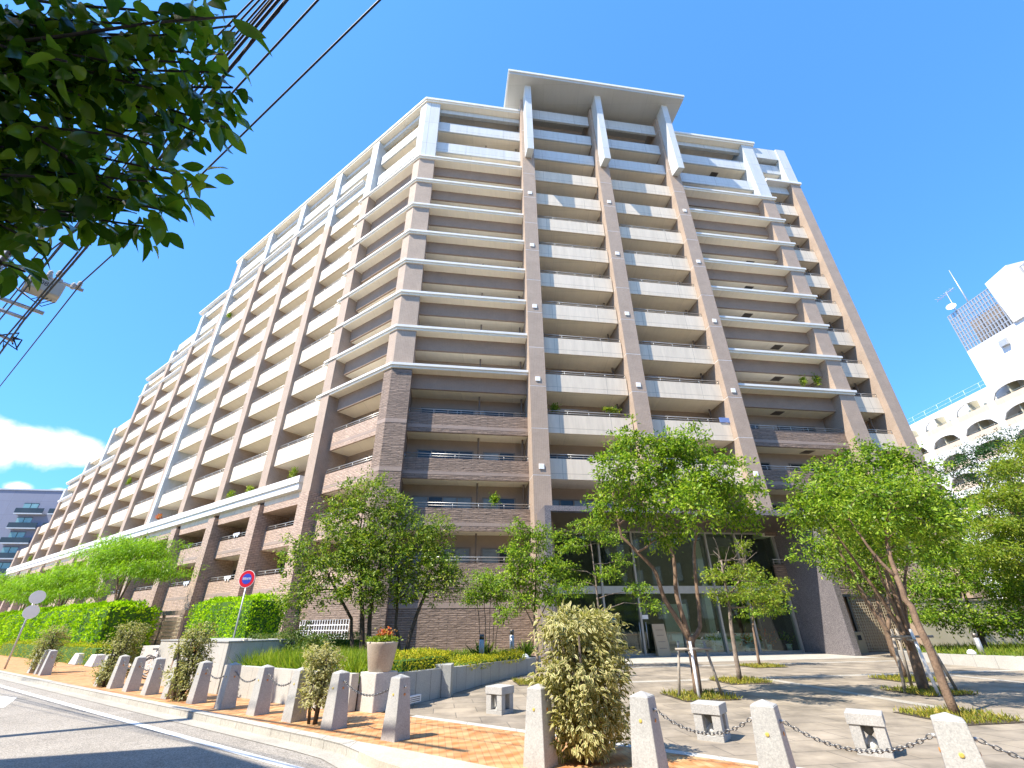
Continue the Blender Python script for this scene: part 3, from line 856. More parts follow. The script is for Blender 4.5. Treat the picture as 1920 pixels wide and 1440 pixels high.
q = MB(); q.tbox(TB_, 3.75, 4.2, GD - .045, GD - .015, 1.6, 1.95); q.build('notice', [X['teal']], po)
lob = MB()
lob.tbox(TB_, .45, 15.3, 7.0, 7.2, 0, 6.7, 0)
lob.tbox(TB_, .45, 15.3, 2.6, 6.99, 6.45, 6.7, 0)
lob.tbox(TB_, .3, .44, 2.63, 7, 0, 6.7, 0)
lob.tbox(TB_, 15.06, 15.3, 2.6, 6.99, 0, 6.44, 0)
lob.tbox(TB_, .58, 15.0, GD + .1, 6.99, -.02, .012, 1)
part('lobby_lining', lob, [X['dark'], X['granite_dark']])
q = MB(); q.tbox(TB_, 8.6, 10.2, 5.0, 5.15, .1, 2.6); q.tbox(TB_, 11.2, 11.6, 4.4, 4.8, .02, 6.4); part('lobby_screen', q, [X['whitewall']])
# ------------------------------------------------------------------ foliage builders
rng = np.random.default_rng(11)
def leaf_mesh(name, P, D, N, L, Wd, m, parent=None, base=(0, 0, 0), fine=False, extra=None):
    """one mesh of many leaves: P base points, D directions, N up sides, L lengths, Wd widths"""
    P = np.asarray(P, float) - np.array(base)
    n = len(P)
    D = D / (np.linalg.norm(D, axis=1, keepdims=True) + 1e-9)
    S = np.cross(D, N); S /= (np.linalg.norm(S, axis=1, keepdims=True) + 1e-9)
    N = np.cross(S, D)
    L = np.asarray(L).reshape(-1, 1); Wd = np.asarray(Wd).reshape(-1, 1)
    if fine:
        ts = [0, .16, .38, .62, .82, 1.0]; ws = [.04, .34, .5, .44, .26, .01]
        rows = []
        for t_, w_ in zip(ts, ws):
            mid = P + D * L * t_ - N * L * (.22 * t_ * t_)
            rows += [mid - S * Wd * w_ + N * Wd * w_ * .35, mid, mid + S * Wd * w_ + N * Wd * w_ * .35]
        V = np.stack(rows, 1); kv = 18
        fs, uvf = [], []
        for i in range(5):
            for j in range(2):
                fs.append([3 * i + j, 3 * i + j + 1, 3 * i + j + 4, 3 * i + j + 3])
        uvv = np.array([(x, t_) for t_ in ts for x in (0, .5, 1)])
        F = np.array(fs)
    else:
        mid = P + D * L * .5
        V = np.stack([P, mid + S * Wd * .5 + N * Wd * .18, P + D * L - N * L * .1, mid - S * Wd * .5 + N * Wd * .18], 1); kv = 4
        F = np.array([[0, 1, 2, 3]])
        uvv = np.array([(.5, 0), (1, .5), (.5, 1), (0, .5)])
    me = bpy.data.meshes.new(name)
    nf = len(F)
    me.vertices.add(n * kv); me.vertices.foreach_set('co', V.reshape(-1))
    FF = (F[None] + (np.arange(n) * kv)[:, None, None]).reshape(-1)
    me.loops.add(len(FF)); me.loops.foreach_set('vertex_index', FF.astype(np.int32))
    me.polygons.add(n * nf); me.polygons.foreach_set('loop_start', (np.arange(n * nf) * 4).astype(np.int32))
    me.polygons.foreach_set('loop_total', np.full(n * nf, 4, np.int32))
    me.update(calc_edges=True)
    uvl = me.uv_layers.new(name='UVMap')
    uvl.data.foreach_set('uv', np.tile(uvv[F.reshape(-1)], (n, 1)).reshape(-1))
    if fine: me.polygons.foreach_set('use_smooth', np.ones(n * nf, bool))
    me.materials.append(m)
    o = bpy.data.objects.new(name, me)
    COL.objects.link(o)
    if parent is not None: o.parent = parent
    else: o.location = base
    return o
def rdirs(n, zmin=-1, zmax=1):
    z = rng.uniform(zmin, zmax, n); a = rng.uniform(0, 2 * np.pi, n); r = np.sqrt(1 - z * z)
    return np.stack([r * np.cos(a), r * np.sin(a), z], 1)
def clumped(blobs, nclump, per, spread, shell=.45):
    """leaf positions gathered in clumps through the volume of some ellipsoids; returns points, outward vectors, clump centres"""
    w = np.array([b[1][0] * b[1][1] * b[1][2] * (b[2] if len(b) > 2 else 1) for b in blobs]) ** .8; w /= w.sum()
    pts, out, cen = [], [], []
    for bl, wi in zip(blobs, w):
        k = max(3, int(nclump * wi))
        d = rdirs(k)
        r = rng.uniform(0, 1, k) ** shell
        lump = 1 + .22 * np.sin(3.1 * d[:, 0] * 2 + bl[0][0] * 5) * np.cos(2.7 * d[:, 1] * 2 + bl[0][2] * 3) + .12 * np.sin(9 * d[:, 2] + 7 * d[:, 0])
        c = np.array(bl[0]) + d * np.array(bl[1]) * (r * lump)[:, None]
        cen.append(c)
        j = rng.integers(0, k, k * per)
        pts.append(c[j] + rng.normal(0, 1, (k * per, 3)) * np.array(spread) * rng.uniform(.5, 1.3, (k, 1))[j])
        out.append(d[j])
    return np.concatenate(pts), np.concatenate(out), np.concatenate(cen)
def tree(name, label, cat, base, stems, blobs, m, bark, nclump, per, spread, ll, lw, group=None, droop=.15, flatl=.5, twigs=60, fine=False, limbr=.035, twr=.009, shell=.45, bare=0):
    root = thing(name, label, cat, tuple(base), 0, group)
    pts, out, cen = clumped(blobs, nclump, per, spread, shell)
    n = len(pts)
    D = rdirs(n) * .8 + out * .6 + np.array([0, 0, -droop])
    N = rdirs(n) * (1 - flatl) + np.array([0, 0, flatl]) + out * .25
    leaf_mesh('crown', pts, D, N, ll * rng.uniform(.6, 1.25, n), lw * rng.uniform(.7, 1.2, n), m, root, base, fine)
    q = MB()
    nodes = []
    for st in stems:
        p0 = [Vector(p[:3]) for p in st]; r0 = [p[3] for p in st]
        # smooth and kink the stem a little
        P_, R_ = [], []
        for i in range(len(p0) - 1):
            for k in range(4):
                u = k / 4
                jit = Vector(rng.normal(0, 1, 3)) * (.010 if (i or k) else 0)
                P_.append(p0[i].lerp(p0[i + 1], u) + jit); R_.append(r0[i] * (1 - u) + r0[i + 1] * u)
        P_.append(p0[-1]); R_.append(r0[-1])
        R_ = [r_ * .8 for r_ in R_]; q.tube(P_, R_, 8)
        h = [(p, r) for p, r in zip(P_, R_)]
        nodes += h[len(h) // 3:]
    zc = min(c[2] for c in cen)
    pick = cen[rng.choice(len(cen), min(len(cen), twigs), replace=False)]
    mids = []
    for bl in blobs:
        c = Vector(bl[0])
        nb = min(nodes, key=lambda k: (k[0] - c).length + max(0, k[0].z - c.z) * 1.5)
        s = nb[0]; rr = min(limbr, nb[1] * .75)
        mid = s.lerp(c, .5) + Vector(rng.normal(0, .08, 3)) + Vector((0, 0, .06))
        q.tube([s, s.lerp(mid, .5) + Vector(rng.normal(0, .03, 3)), mid, c], [rr, rr * .85, rr * .65, rr * .4], 6)
        mids += [(mid, rr * .6), (c, rr * .4), (s.lerp(mid, .6), rr * .7)]
    allm = mids + nodes
    for c in pick:
        c = Vector(c)
        nb = min(allm, key=lambda k: (k[0] - c).length + max(0, k[0].z - c.z))
        s = nb[0]
        mid = s.lerp(c, .55) + Vector(rng.normal(0, .05, 3))
        r_ = min(twr * 1.8, nb[1] * .8)
        q.tube([s, mid, c], [r_, r_ * .7, r_ * .35], 4)
    for _ in range(bare):
        s = nodes[rng.integers(len(nodes) // 2, len(nodes))][0]
        d = Vector(rdirs(1, .2, 1)[0]); p = s; P_ = [p]
        for k in range(4):
            d = (d + Vector(rng.normal(0, .45, 3)) + Vector((0, 0, .1))).normalized(); p = p + d * rng.uniform(.12, .28); P_.append(p)
        q.tube(P_, [twr * 1.4, twr * 1.2, twr, twr * .7, twr * .4], 4)
    q.build('trunk', [bark], root, recalc=False)
    return root
def stem(base, pts, r0, r1):
    P_ = [tuple(base)] + [tuple(p) for p in pts]
    return [(*p, r0 + (r1 - r0) * i / (len(P_) - 1)) for i, p in enumerate(P_)]
def grass_patch(name, poly_fn, n, z, hmin, hmax, wd, m, lean=.5, kind='stuff', label=None, cat='grass', base=(0, 0, 0)):
    P = poly_fn(n)
    P = np.stack([P[:, 0], P[:, 1], np.full(len(P), z) if np.isscalar(z) else z], 1)
    D = rdirs(len(P), .1, 1); D[:, 2] += 1 - lean
    N = rdirs(len(P), -.3, .3)
    o = leaf_mesh(name, P, D, N, rng.uniform(hmin, hmax, len(P)), np.full(len(P), wd), m, None, base)
    return tag(o, label, cat, None, kind)
def quad_sampler(pts):
    pts = [np.array(p[:2], float) for p in pts]
    def f(n):
        tri = [(pts[0], pts[i], pts[i + 1]) for i in range(1, len(pts) - 1)]
        ar = np.array([abs(np.cross(b_ - a_, c_ - a_)) for a_, b_, c_ in tri]); ar /= ar.sum()
        k = rng.choice(len(tri), n, p=ar)
        u, v = rng.uniform(0, 1, (2, n)); fl = u + v > 1; u[fl] = 1 - u[fl]; v[fl] = 1 - v[fl]
        T3 = np.array(tri)[k]
        return T3[:, 0] + (T3[:, 1] - T3[:, 0]) * u[:, None] + (T3[:, 2] - T3[:, 0]) * v[:, None]
    return f
def hedge(name, label, T, a0, a1, b0, b1, z0, z1, n, ll, lw, m, rnd=.12, group=None, wav=.07, cat='hedge'):
    """a clipped hedge: leaves over and just under its surface, a dense dark inside"""
    base = T((a0 + a1) / 2, (b0 + b1) / 2, z0)
    root = thing(name, label, cat, base, 0, group)
    la, lb, lz = a1 - a0, b1 - b0, z1 - z0
    areas = np.array([la * lb, la * lz, la * lz, lb * lz, lb * lz]); k = rng.choice(5, n, p=areas / areas.sum())
    u, v = rng.uniform(0, 1, (2, n)); w = rng.uniform(0, 1, n) ** 2 * .14
    A_ = np.empty(n); B_ = np.empty(n); Z_ = np.empty(n); NA, NB, NZ = np.zeros((3, n))
    for f_, (fa, fb, fz, na) in enumerate([(u * la, v * lb, lz - w, (0, 0, 1)), (u * la, w, v * lz, (0, -1, 0)), (u * la, lb - w, v * lz, (0, 1, 0)), (w, u * lb, v * lz, (-1, 0, 0)), (la - w, u * lb, v * lz, (1, 0, 0))]):
        k_ = k == f_
        A_[k_] = np.broadcast_to(fa, n)[k_]; B_[k_] = np.broadcast_to(fb, n)[k_]; Z_[k_] = np.broadcast_to(fz, n)[k_]
        NA[k_], NB[k_], NZ[k_] = na
    # round the upper edges
    zr = np.clip((Z_ - (lz - rnd)) / rnd, 0, 1); sh = rnd * (1 - np.sqrt(np.clip(1 - zr * zr, 0, 1)))
    B_ = lb / 2 + (B_ - lb / 2) * (1 - 2 * sh / lb); A_ = la / 2 + (A_ - la / 2) * (1 - 2 * sh / la)
    wob = wav * (np.sin(A_ * 2.1) + np.sin(A_ * 4.7 + Z_ * 2.3) * .6 + rng.normal(0, .5, n))
    P = np.array([T(a0 + a_, b0 + b_, z0 + z_) for a_, b_, z_ in zip(A_ + NA * wob, B_ + NB * wob, Z_ + NZ * wob * .6)])
    o0 = np.array(T(0, 0, 0)); ea = np.array(T(1, 0, 0)) - o0; eb = np.array(T(0, 1, 0)) - o0
    Nw = NA[:, None] * ea + NB[:, None] * eb + NZ[:, None] * np.array([0, 0, 1.])
    D = rdirs(n) * .75 + Nw * .5 + np.array([0, 0, .35]); N = Nw + rdirs(n) * .6
    leaf_mesh('foliage', P, D, N, ll * rng.uniform(.6, 1.3, n), lw * rng.uniform(.7, 1.2, n), m, root, base)
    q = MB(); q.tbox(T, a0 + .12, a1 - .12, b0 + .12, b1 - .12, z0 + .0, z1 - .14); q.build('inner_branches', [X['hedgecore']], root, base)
    return root
# ------------------------------------------------------------------ bollards and chains along the kerb
def bollard(name='granite_bollard'):
    root = thing(name, None, 'bollard')
    q = MB(); q.frustum(lambda a, b, z: (a, b, z), (.165, .165), (.112, .112), -.01, .83)
    q.frustum(lambda a, b, z: (a, b, z), (.1115, .1115), (.008, .008), .831, .875)
    q.build('post', [X['stone']], root, bevel=.006)
    def disc(ax, ay, z, m, off):
        q = MB()
        n = 12; c = (.165 - .053 * z / .83 + off)
        nx, ny = ax, ay; tx, ty = -ny, nx
        vs = []
        for rr, dd in ((.019, 0), (.019, .006), (.012, .009)):
            for j in range(n):
                t_ = 2 * math.pi * j / n
                vs.append((nx * (c + dd) + tx * rr * math.cos(t_), ny * (c + dd) + ty * rr * math.cos(t_), z + rr * math.sin(t_)))
        fs = [(i * n + j, i * n + (j + 1) % n, (i + 1) * n + (j + 1) % n, (i + 1) * n + j) for i in range(2) for j in range(n)] + [tuple(2 * n + j for j in range(n))]
        q.add(vs, fs); q.build('reflector', [m], root)
    disc(0, -1, .60, X['brass'], 0); disc(1, 0, .60, X['amber'], 0); disc(-1, 0, .60, X['amber'], 0)
    for sx in (-1, 1):
        q = MB(); c = .165 - .053 * .70 / .83
        q.tube([(sx * c, .0, .70), (sx * (c + .03), 0, .70)], .016, 8)
        q.build('chain_eye', [X['steel']], root)
    return root
B0 = bollard()
RZ = math.atan2(RU[1], RU[0]) + math.pi
# positions along the kerb (metres) and their labels
LB = [(.0, 'granite bollard at the left edge of the plaza opening, stained at its foot'),
      (1.63, 'granite bollard right beside the lone round-topped variegated shrub, on its right'),
      (2.9, 'granite bollard partly covered by the lone round-topped variegated shrub, on its left'),
      (4.25, 'granite bollard before the white planter wall, second left of the small round shrub'),
      (5.68, 'granite bollard before the white planter wall, third left of the small round shrub'),
      (7.12, 'granite bollard immediately right of the tall narrow column shrub by the intercom wall'),
      (8.62, 'granite bollard almost hidden behind the tall narrow column shrub by the intercom wall'),
      (9.98, 'granite bollard with a chain running into the column shrub, before the bicycles'),
      (11.38, 'granite bollard in the middle of the three before the parked bicycles'),
      (12.7, 'granite bollard just right of the leaning bushy shrub near the bicycles'),
      (13.9, 'granite bollard hidden at the foot of the leaning bushy shrub near the bicycles'),
      (20.6, 'granite bollard standing free, right of the farthest variegated shrub'),
      (21.55, 'granite bollard behind the stems of the farthest variegated shrub'),
      (22.6, 'farthest granite bollard, nearest to the leaning sign pole')]
RB = [(-2.75, 'large granite bollard touching the left side of the big foreground shrub'),
      (-4.22, 'large granite bollard touching the right side of the big foreground shrub'),
      (-5.54, 'large granite bollard between the two right-hand stone lanterns, chains on both sides'),
      (-7.0, 'granite bollard at the bottom right corner, chain leaving the picture')]
first = True
for a_, lab in LB + RB:
    o = B0 if first else copy_tree(B0)
    first = False
    o.location = TR_(a_, 0 if a_ < 21 else .05, 0); o.rotation_euler = (0, 0, RZ)
    o['label'] = lab; o['group'] = 'granite bollards along the kerb'
def chain(a0, a1, label, sag=.17):
    p0, p1 = Vector(TR_(a0 - .15 if a0 > a1 else a0 + .15, 0, .70)), Vector(TR_(a1 + .15 if a0 > a1 else a1 - .15, 0, .70))
    L = (p1 - p0).length
    n = int(L * 1.06 / .042)
    q = MB()
    pts = []
    for i in range(n + 1):
        u = i / n
        p = p0.lerp(p1, u); p.z -= sag * 4 * u * (1 - u); pts.append(p)
    for i in range(n):
        a_, b_ = pts[i], pts[i + 1]
        d = (b_ - a_).normalized(); s_ = d.cross(Vector((0, 0, 1))).normalized(); u_ = s_.cross(d)
        w = s_ if i % 2 else u_
        c = (a_ + b_) / 2
        ring = []
        for j in range(8):
            t_ = 2 * math.pi * j / 8
            ring.append(c + d * math.cos(t_) * .030 + w * math.sin(t_) * .0155)
        ring.append(ring[0])
        q.tube(ring, .0052, 5, caps=False)
    o = q.build('chain', [X['chain']], None, tuple(p0), recalc=False)
    tag(o, label, 'chain', 'chains between the bollards')
for a0, a1, lab in [(0, 1.63, 'chain sagging in front of the flower pot pedestal'), (2.9, 4.25, 'chain ending behind the small round shrub, before the white planter wall'), (4.25, 5.68, 'chain in the middle of the white planter wall'),
                    (5.68, 7.12, 'chain reaching the bollard beside the tall column shrub'), (8.62, 9.98, 'chain disappearing into the tall column shrub from the left'), (9.98, 11.38, 'chain hanging in front of the bicycle wheels'), (11.38, 12.7, 'chain nearest to the leaning bushy shrub'),
                    (-4.22, -5.54, 'dark chain sagging across the front of the middle stone lantern'), (-5.54, -7.0, 'dark chain sagging across the front of the right-hand stone lantern'), (-7.0, -8.6, 'dark chain running out of the picture at the bottom right')]:
    chain(a0, a1, lab)
B1 = copy_tree(B0); B1.location = TR_(-8.6, 0, 0); B1['label'] = 'granite bollard beyond the bottom right corner holding the last chain'
# ------------------------------------------------------------------ variegated shrubs
def shrub(label, base, w, d, h, n, lean=(0, 0), z0=.25, ll=.085, lw=.036, fine=False, stems=4):
    base = np.array(base)
    root = thing('variegated_shrub', label, 'shrub', tuple(base), RZ * 0, 'variegated shrubs between the bollards')
    lay = max(6, int(h / .2))
    blobs = []
    for i in range(lay):
        u = (i + .5) / lay
        zc = z0 + (h - z0) * u
        k = .97 + .09 * math.sin(i * 1.9 + base[0])
        if u < .1: k *= .9
        blobs.append(((base[0] + lean[0] * u + rng.normal(0, .04), base[1] + lean[1] * u + rng.normal(0, .04), zc), (w / 2 * k, d / 2 * k, (h - z0) / lay * .8)))
    k = n // 9
    pts, out, cen = clumped(blobs, k, 9, (.045, .045, .045), .28)
    m_ = len(pts)
    D = out * .8 + rdirs(m_) * .7 + np.array([0, 0, -.25]); N = out * .5 + rdirs(m_) * .4 + np.array([0, 0, .6])
    leaf_mesh('foliage', pts, D, N, ll * rng.uniform(.6, 1.25, m_), lw * rng.uniform(.75, 1.2, m_), X['vari'], root, tuple(base), fine)
    q = MB()
    for i in range(stems):
        o_ = rng.normal(0, .12 * w, 2)
        q.tube([(base[0] + o_[0] * .6, base[1] + o_[1] * .6, -.02), (base[0] + o_[0] + lean[0] * .3, base[1] + o_[1] + lean[1] * .3, h * .4), (base[0] + o_[0] * 1.6 + lean[0], base[1] + o_[1] * 1.6 + lean[1], h * .85)], [.032, .026, .012], 6)
    for c in cen[rng.choice(len(cen), 40)]:
        q.tube([(base[0] + lean[0] * .5, base[1] + lean[1] * .5, max(.2, c[2] - .25)), tuple(c)], [.012, .005], 4)
    q.build('stem', [X['barkdark']], root, recalc=False)
    return root
shrub('big cream-edged shrub in the foreground in front of the entrance', (.93, 7.5, 0), 1.2, .85, 1.7, 8600, z0=.16, ll=.09, lw=.038, fine=True, stems=5)
shrub('small round variegated shrub on bare stems left of the flower pot', TR_(2.3, .02), .68, .66, 1.22, 3800, z0=.32, ll=.062, lw=.028, fine=True, stems=3)
shrub('tall narrow column of variegated leaves by the intercom wall', TR_(7.95, .02), .86, .8, 1.64, 4200, z0=.05)
shrub('bushy variegated shrub beside the parked bicycles', TR_(13.35, .02), .92, .85, 1.7, 4200, z0=.1, lean=(.12, .05))
shrub('farthest variegated shrub next to the leaning sign pole', TR_(21.9, .1), 1.1, .95, 1.62, 3600, z0=.2)
# ------------------------------------------------------------------ planter beds, pot, intercom wall
A0_, A1_ = TR_(2.98, 1.3), TR_(8.3, 1.15)
bed = [(-3.06, 11.7), (-2.48, 12.5), (-2.03, 13.45), (-1.62, 14.65), (-1.17, 15.9), (-.56, 17.35), (.06, 18.8), (.83, 20.3), (.85, 21), (-.3, 24.6), TB_(-8, .9, 0)[:2], TA_(6, -.2, 0)[:2], TA_(9, -4, 0)[:2], A1_[:2], A0_[:2]]
q = MB(); q.prism(bed, -.05, .44); tag(q.build('planting_bed', [X['soil']]), kind='structure')
pw = thing('planter_wall', 'long curved planter wall of pale granite slabs round the corner bed', 'planter wall', (-2.95, 11.6, 0))
def wall_run(pts, th, z0, zs, m, parent, name='wall_slab', side=1):
    q = MB()
    P_ = [np.array(p[:2], float) for p in pts]
    Nn = []
    for i in range(len(P_)):
        d = P_[min(i + 1, len(P_) - 1)] - P_[max(i - 1, 0)]; d /= np.linalg.norm(d); Nn.append(np.array([-d[1], d[0]]) * side)
    for i in range(len(P_) - 1):
        a_, b_ = P_[i], P_[i + 1]; c_, d_ = b_ + Nn[i + 1] * th, a_ + Nn[i] * th
        za, zb = (zs, zs) if np.isscalar(zs) else (zs[i], zs[i + 1])
        q.hexa([(*a_, z0), (*b_, z0), (*c_, z0), (*d_, z0), (*a_, za), (*b_, zb), (*c_, zb), (*d_, za)])
    return q.build(name, [m], parent)
wall_run([(-2.93, 11.5), (-2.33, 12.4), (-1.9, 13.4), (-1.5, 14.55), (-1.05, 15.85), (-.44, 17.28), (.2, 18.7), (.98, 20.28), (1.0, 20.9)], .2, -.03, [.66, .64, .62, .58, .55, .52, .49, .46, .46], X['stonewall'], pw)
wall_run([TR_(2.78, 1.12), TR_(4.4, 1.02), TR_(8.25, 1.0)], .2, -.03, .68, X['stonelight'], pw, side=-1)
q = MB(); q.tbox(lambda a, b, z: (a, b, z), -2.05, -1.62, 13.45, 14.0, -.03, .70); q.build('wall_pier', [X['stonewall']], pw, bevel=.01)
q = MB(); q.tbox(TR_, 2.28, 2.82, 1.36, 1.96, -.02, .70); q.build('pedestal', [X['concrete']], pw, bevel=.012)
for px, py, zz, nm in [(777, 1311, .15, 0), (931, 1268, .12, 0)]:
    p = gpt(px, py, zz); dv = np.array([.42, .9]) if px < 900 else np.array([.4, .915])
    tv = lambda a, b, z, p=p, dv=dv: (p[0] + dv[0] * a + dv[1] * b, p[1] + dv[1] * a - dv[0] * b, z)
    q = MB(); q.tbox(tv, -.22, .22, -.05, .022, zz - .06, zz + .07, 0)
    for k in range(3): q.tbox(tv, -.18, .18, .022, .026, zz - .04 + k * .035, zz - .025 + k * .035, 1)
    q.build('foot_light', [X['signwhite'], X['dark']], pw)
q = MB(); q.lathe([(0, 0), (.12, 0), (.125, .04), (.09, .11), (.03, .14), (0, .142)], (*gpt(824, 1247, .6)[:2], .60)); tag(q.build('dome_lamp', [X['signwhite']], None, (*gpt(824, 1247, .6)[:2], .60)), 'white dome lamp on the pier of the curved planter wall', 'lamp')
q = MB(); q.lathe([(0, 0), (.14, 0), (.14, .05), (.09, .12), (.03, .15), (0, .152)], (*gpt(985, 1234, .46)[:2], .45)); tag(q.build('dome_lamp', [X['signwhite']], None, (*gpt(985, 1234, .46)[:2], .45)), 'white dome lamp at the far end of the curved planter wall near the entrance', 'lamp')
pc = TR_(2.52, 1.64, .70)
pt = thing('flower_pot', 'large tapered stone pot standing on the planter pedestal', 'flower pot', pc)
q = MB(); q.lathe([(0, 0), (.235, 0), (.25, .02), (.335, .5), (.345, .54), (.345, .57), (.30, .57), (.29, .5), (0, .5)], pc, 28); q.build('pot', [X['pot']], pt)
q = MB(); q.lathe([(0, .5), (.29, .5), (.29, .53), (0, .535)], pc, 20); q.build('soil', [X['soil']], pt)
fp = np.array(pc) + np.array([0, 0, .55])
root = thing('flowering_plant', 'red and orange flowers growing in the large stone pot', 'flowers', tuple(fp))
P_ = fp + rng.normal(0, 1, (700, 3)) * np.array([.13, .13, .03]) + np.array([0, 0, .06])
leaf_mesh('leaves', P_, rdirs(700, -.2, 1), rdirs(700), rng.uniform(.05, .1, 700), np.full(700, .035), X['leaf_yel'], root, tuple(fp))
P_ = fp + rng.normal(0, 1, (170, 3)) * np.array([.085, .075, .045]) + np.array([.03, 0, .17])
leaf_mesh('petals', P_, rdirs(170, -.2, 1), rdirs(170), rng.uniform(.04, .07, 170), np.full(170, .05), X['flower'], root, tuple(fp))
iw = thing('intercom_wall', 'pale granite wall block with an intercom post and small notices', 'garden wall', TR_(8.4, 1.0))
q = MB(); q.tbox(TR_, 8.3, 13.0, .98, 3.0, -.03, 1.22); q.build('wall', [X['stonelight']], iw, bevel=.01)
q = MB(); q.tbox(TR_, 8.28, 13.02, .96, 3.02, 1.222, 1.25); q.build('coping', [X['stonewall']], iw)
q = MB(); q.tbox(TR_, 11.2, 11.55, .93, .97, .35, 1.0, 0); q.tbox(TR_, 11.27, 11.48, .915, .93, .7, .9, 1); q.build('intercom_panel', [X['brownmetal'], X['black']], iw)
q = MB(); q.tbox(TR_, 10.1, 10.35, .962, .977, .62, .84, 0); q.tbox(TR_, 10.15, 10.4, .962, .977, .95, 1.12, 0); q.tbox(TR_, 10.14, 10.31, .955, .962, .66, .8, 1); q.build('notice', [X['flower'], X['signwhite']], iw)
# ------------------------------------------------------------------ stone lanterns of the plaza
def lantern():
    root = thing('stone_lantern', None, 'lantern')
    q = MB(); T = lambda a, b, z: (a, b, z)
    w = .20
    q.tbox(T, -w, w, -w, w, -.01, .07)
    for sx in (-1, 1):
        for sy in (-1, 1):
            q.tbox(T, sx * w, sx * .072, sy * w, sy * .072, .0705, .33)
    q.build('body', [X['stone']], root, bevel=.005)
    q = MB(); q.tbox(T, -w - .015, w + .015, -w - .015, w + .015, .331, .465); q.build('cap', [X['stone']], root, bevel=.006)
    q = MB(); q.lathe([(.0, .2), (.02, .2), (.15, .329), (0, .33)], (0, 0, 0), 4); q.build('hood', [X['dark']], root)
    q = MB(); q.lathe([(0, .071), (.14, .071), (.02, .2), (.0, .201)], (0, 0, 0), 4); q.build('light_cone', [X['trim']], root)
    return root
L0 = lantern()
for i, (p, s_, rz, lab) in enumerate([((-.33, 11.25), 1.0, .55, 'small grey stone lantern left of the big foreground shrub, by the planter wall'), ((3.05, 8.72), 1.0, .95, 'grey stone lantern in the middle of the plaza edge, behind the sagging chain'), ((4.85, 7.75), 1.0, 1.05, 'grey stone lantern farthest right, nearest to the leaning tree trunk')]):
    o = L0 if i == 0 else copy_tree(L0)
    o.location = (*p, 0); o.rotation_euler = (0, 0, RZ); o['label'] = lab; o['group'] = 'stone lanterns on the plaza'
# ------------------------------------------------------------------ garden lamps
def garden_lamp():
    root = thing('garden_lamp', None, 'garden lamp')
    q = MB(); q.lathe([(0, 0), (.09, 0), (.09, .62), (0, .62)], (0, 0, 0), 16); q.build('post', [X['steel']], root)
    q = MB(); q.lathe([(0, .621), (.086, .621), (.086, .76), (0, .76)], (0, 0, 0), 16); q.build('lamp_head', [X['bronze']], root)
    return root
G0 = garden_lamp()
for i, (p, lab) in enumerate([(at(456, 1213, 15.2), 'grey post lamp with dark head at the left end of the grassy bed'), (at(903, 1225, 18.5), 'grey post lamp with dark head among the yellow ground cover before the brick wall'), (at(960, 1222, 20.6), 'grey post lamp with dark head nearest to the entrance on the left'), (at(1842, 1225, 20.5), 'grey post lamp in the bed before the beige wall on the right')]):
    o = G0 if i == 0 else copy_tree(G0)
    o.location = (p[0], p[1], .4 if i < 3 else .2); o['label'] = lab; o['group'] = 'post lamps in the planted beds'
    o.scale = (1, 1, 1.15 if i != 2 else 1.3)
# ------------------------------------------------------------------ planting of the corner bed
grass_patch('tall_grass', quad_sampler([TR_(3.0, 1.5), TR_(8.0, 1.35), TR_(8.0, 3.4), TR_(5, 3.9), TR_(3.2, 2.8)]), 15000, .44, .3, .74, .024, X['grass'], .45, label='dense yellow-green grass over the front of the corner bed')
grass_patch('ground_cover', quad_sampler([(-2.6, 12.9), (-1.2, 16.2), (.5, 19.8), (.3, 22.5), (-7, 24.2), (-12, 21.5), (-8, 16)]), 9000, .44, .15, .36, .03, X['leaf_yel'], .7, label='low yellow-green ground cover between the trees and the brick wall', cat='ground cover')
TN = lambda a, b, z: (-2.0 + .40 * a - .9165 * b, 13.0 + .9165 * a + .40 * b, z)
hedge('golden_hedge', 'low golden hedge right behind the flower pot, inside the planter wall', TN, -.9, 1.4, .25, .95, .44, .98, 3600, .055, .03, X['gold'], .1)
hedge('golden_hedge', 'low golden hedge farther along the planter wall towards the entrance', TN, 1.9, 6.4, .25, .8, .42, .72, 3600, .055, .03, X['gold'], .1)
_h0, _h1 = at(462, 1195, 18.6), at(668, 1195, 18.0)
_hd = (_h1 - _h0)[:2]; _hl = np.linalg.norm(_hd); _hd = _hd / _hl
TH = lambda a, b_, z: (_h0[0] + _hd[0] * a - _hd[1] * b_, _h0[1] + _hd[1] * a + _hd[0] * b_, z)
hedge('clipped_hedge', 'long clipped hedge before the white lattice at the corner of the building', TH, 0, _hl, 0, 1.0, .44, 1.3, 5600, .06, .035, X['hedge_low'], .1)
for px, py, Yd, w_, h_, lab in [(545, 1195, 16.2, 1.1, 1.35, 'rounded leafy bush with pale blossom left of the big tree'), (600, 1200, 15.6, .8, 1.0, 'small leafy bush just left of the tree trunks'), (490, 1205, 16.4, .8, .95, 'low bush beside the post lamp at the left of the bed')]:
    p = at(px, py, Yd); c = (p[0], p[1], .44)
    blobs = [((c[0] + rng.normal(0, .25 * w_), c[1] + rng.normal(0, .2), .44 + h_ * u), (w_ * .42, w_ * .4, h_ * .3)) for u in (.3, .45, .6, .75)]
    tree('leafy_bush', lab, 'bush', c, [stem(c, [(c[0], c[1], .44 + h_ * .5)], .03, .015)], blobs, X['hedge_low'], X['barkdark'], 150, 14, (.09, .09, .07), .085, .04, twigs=20)
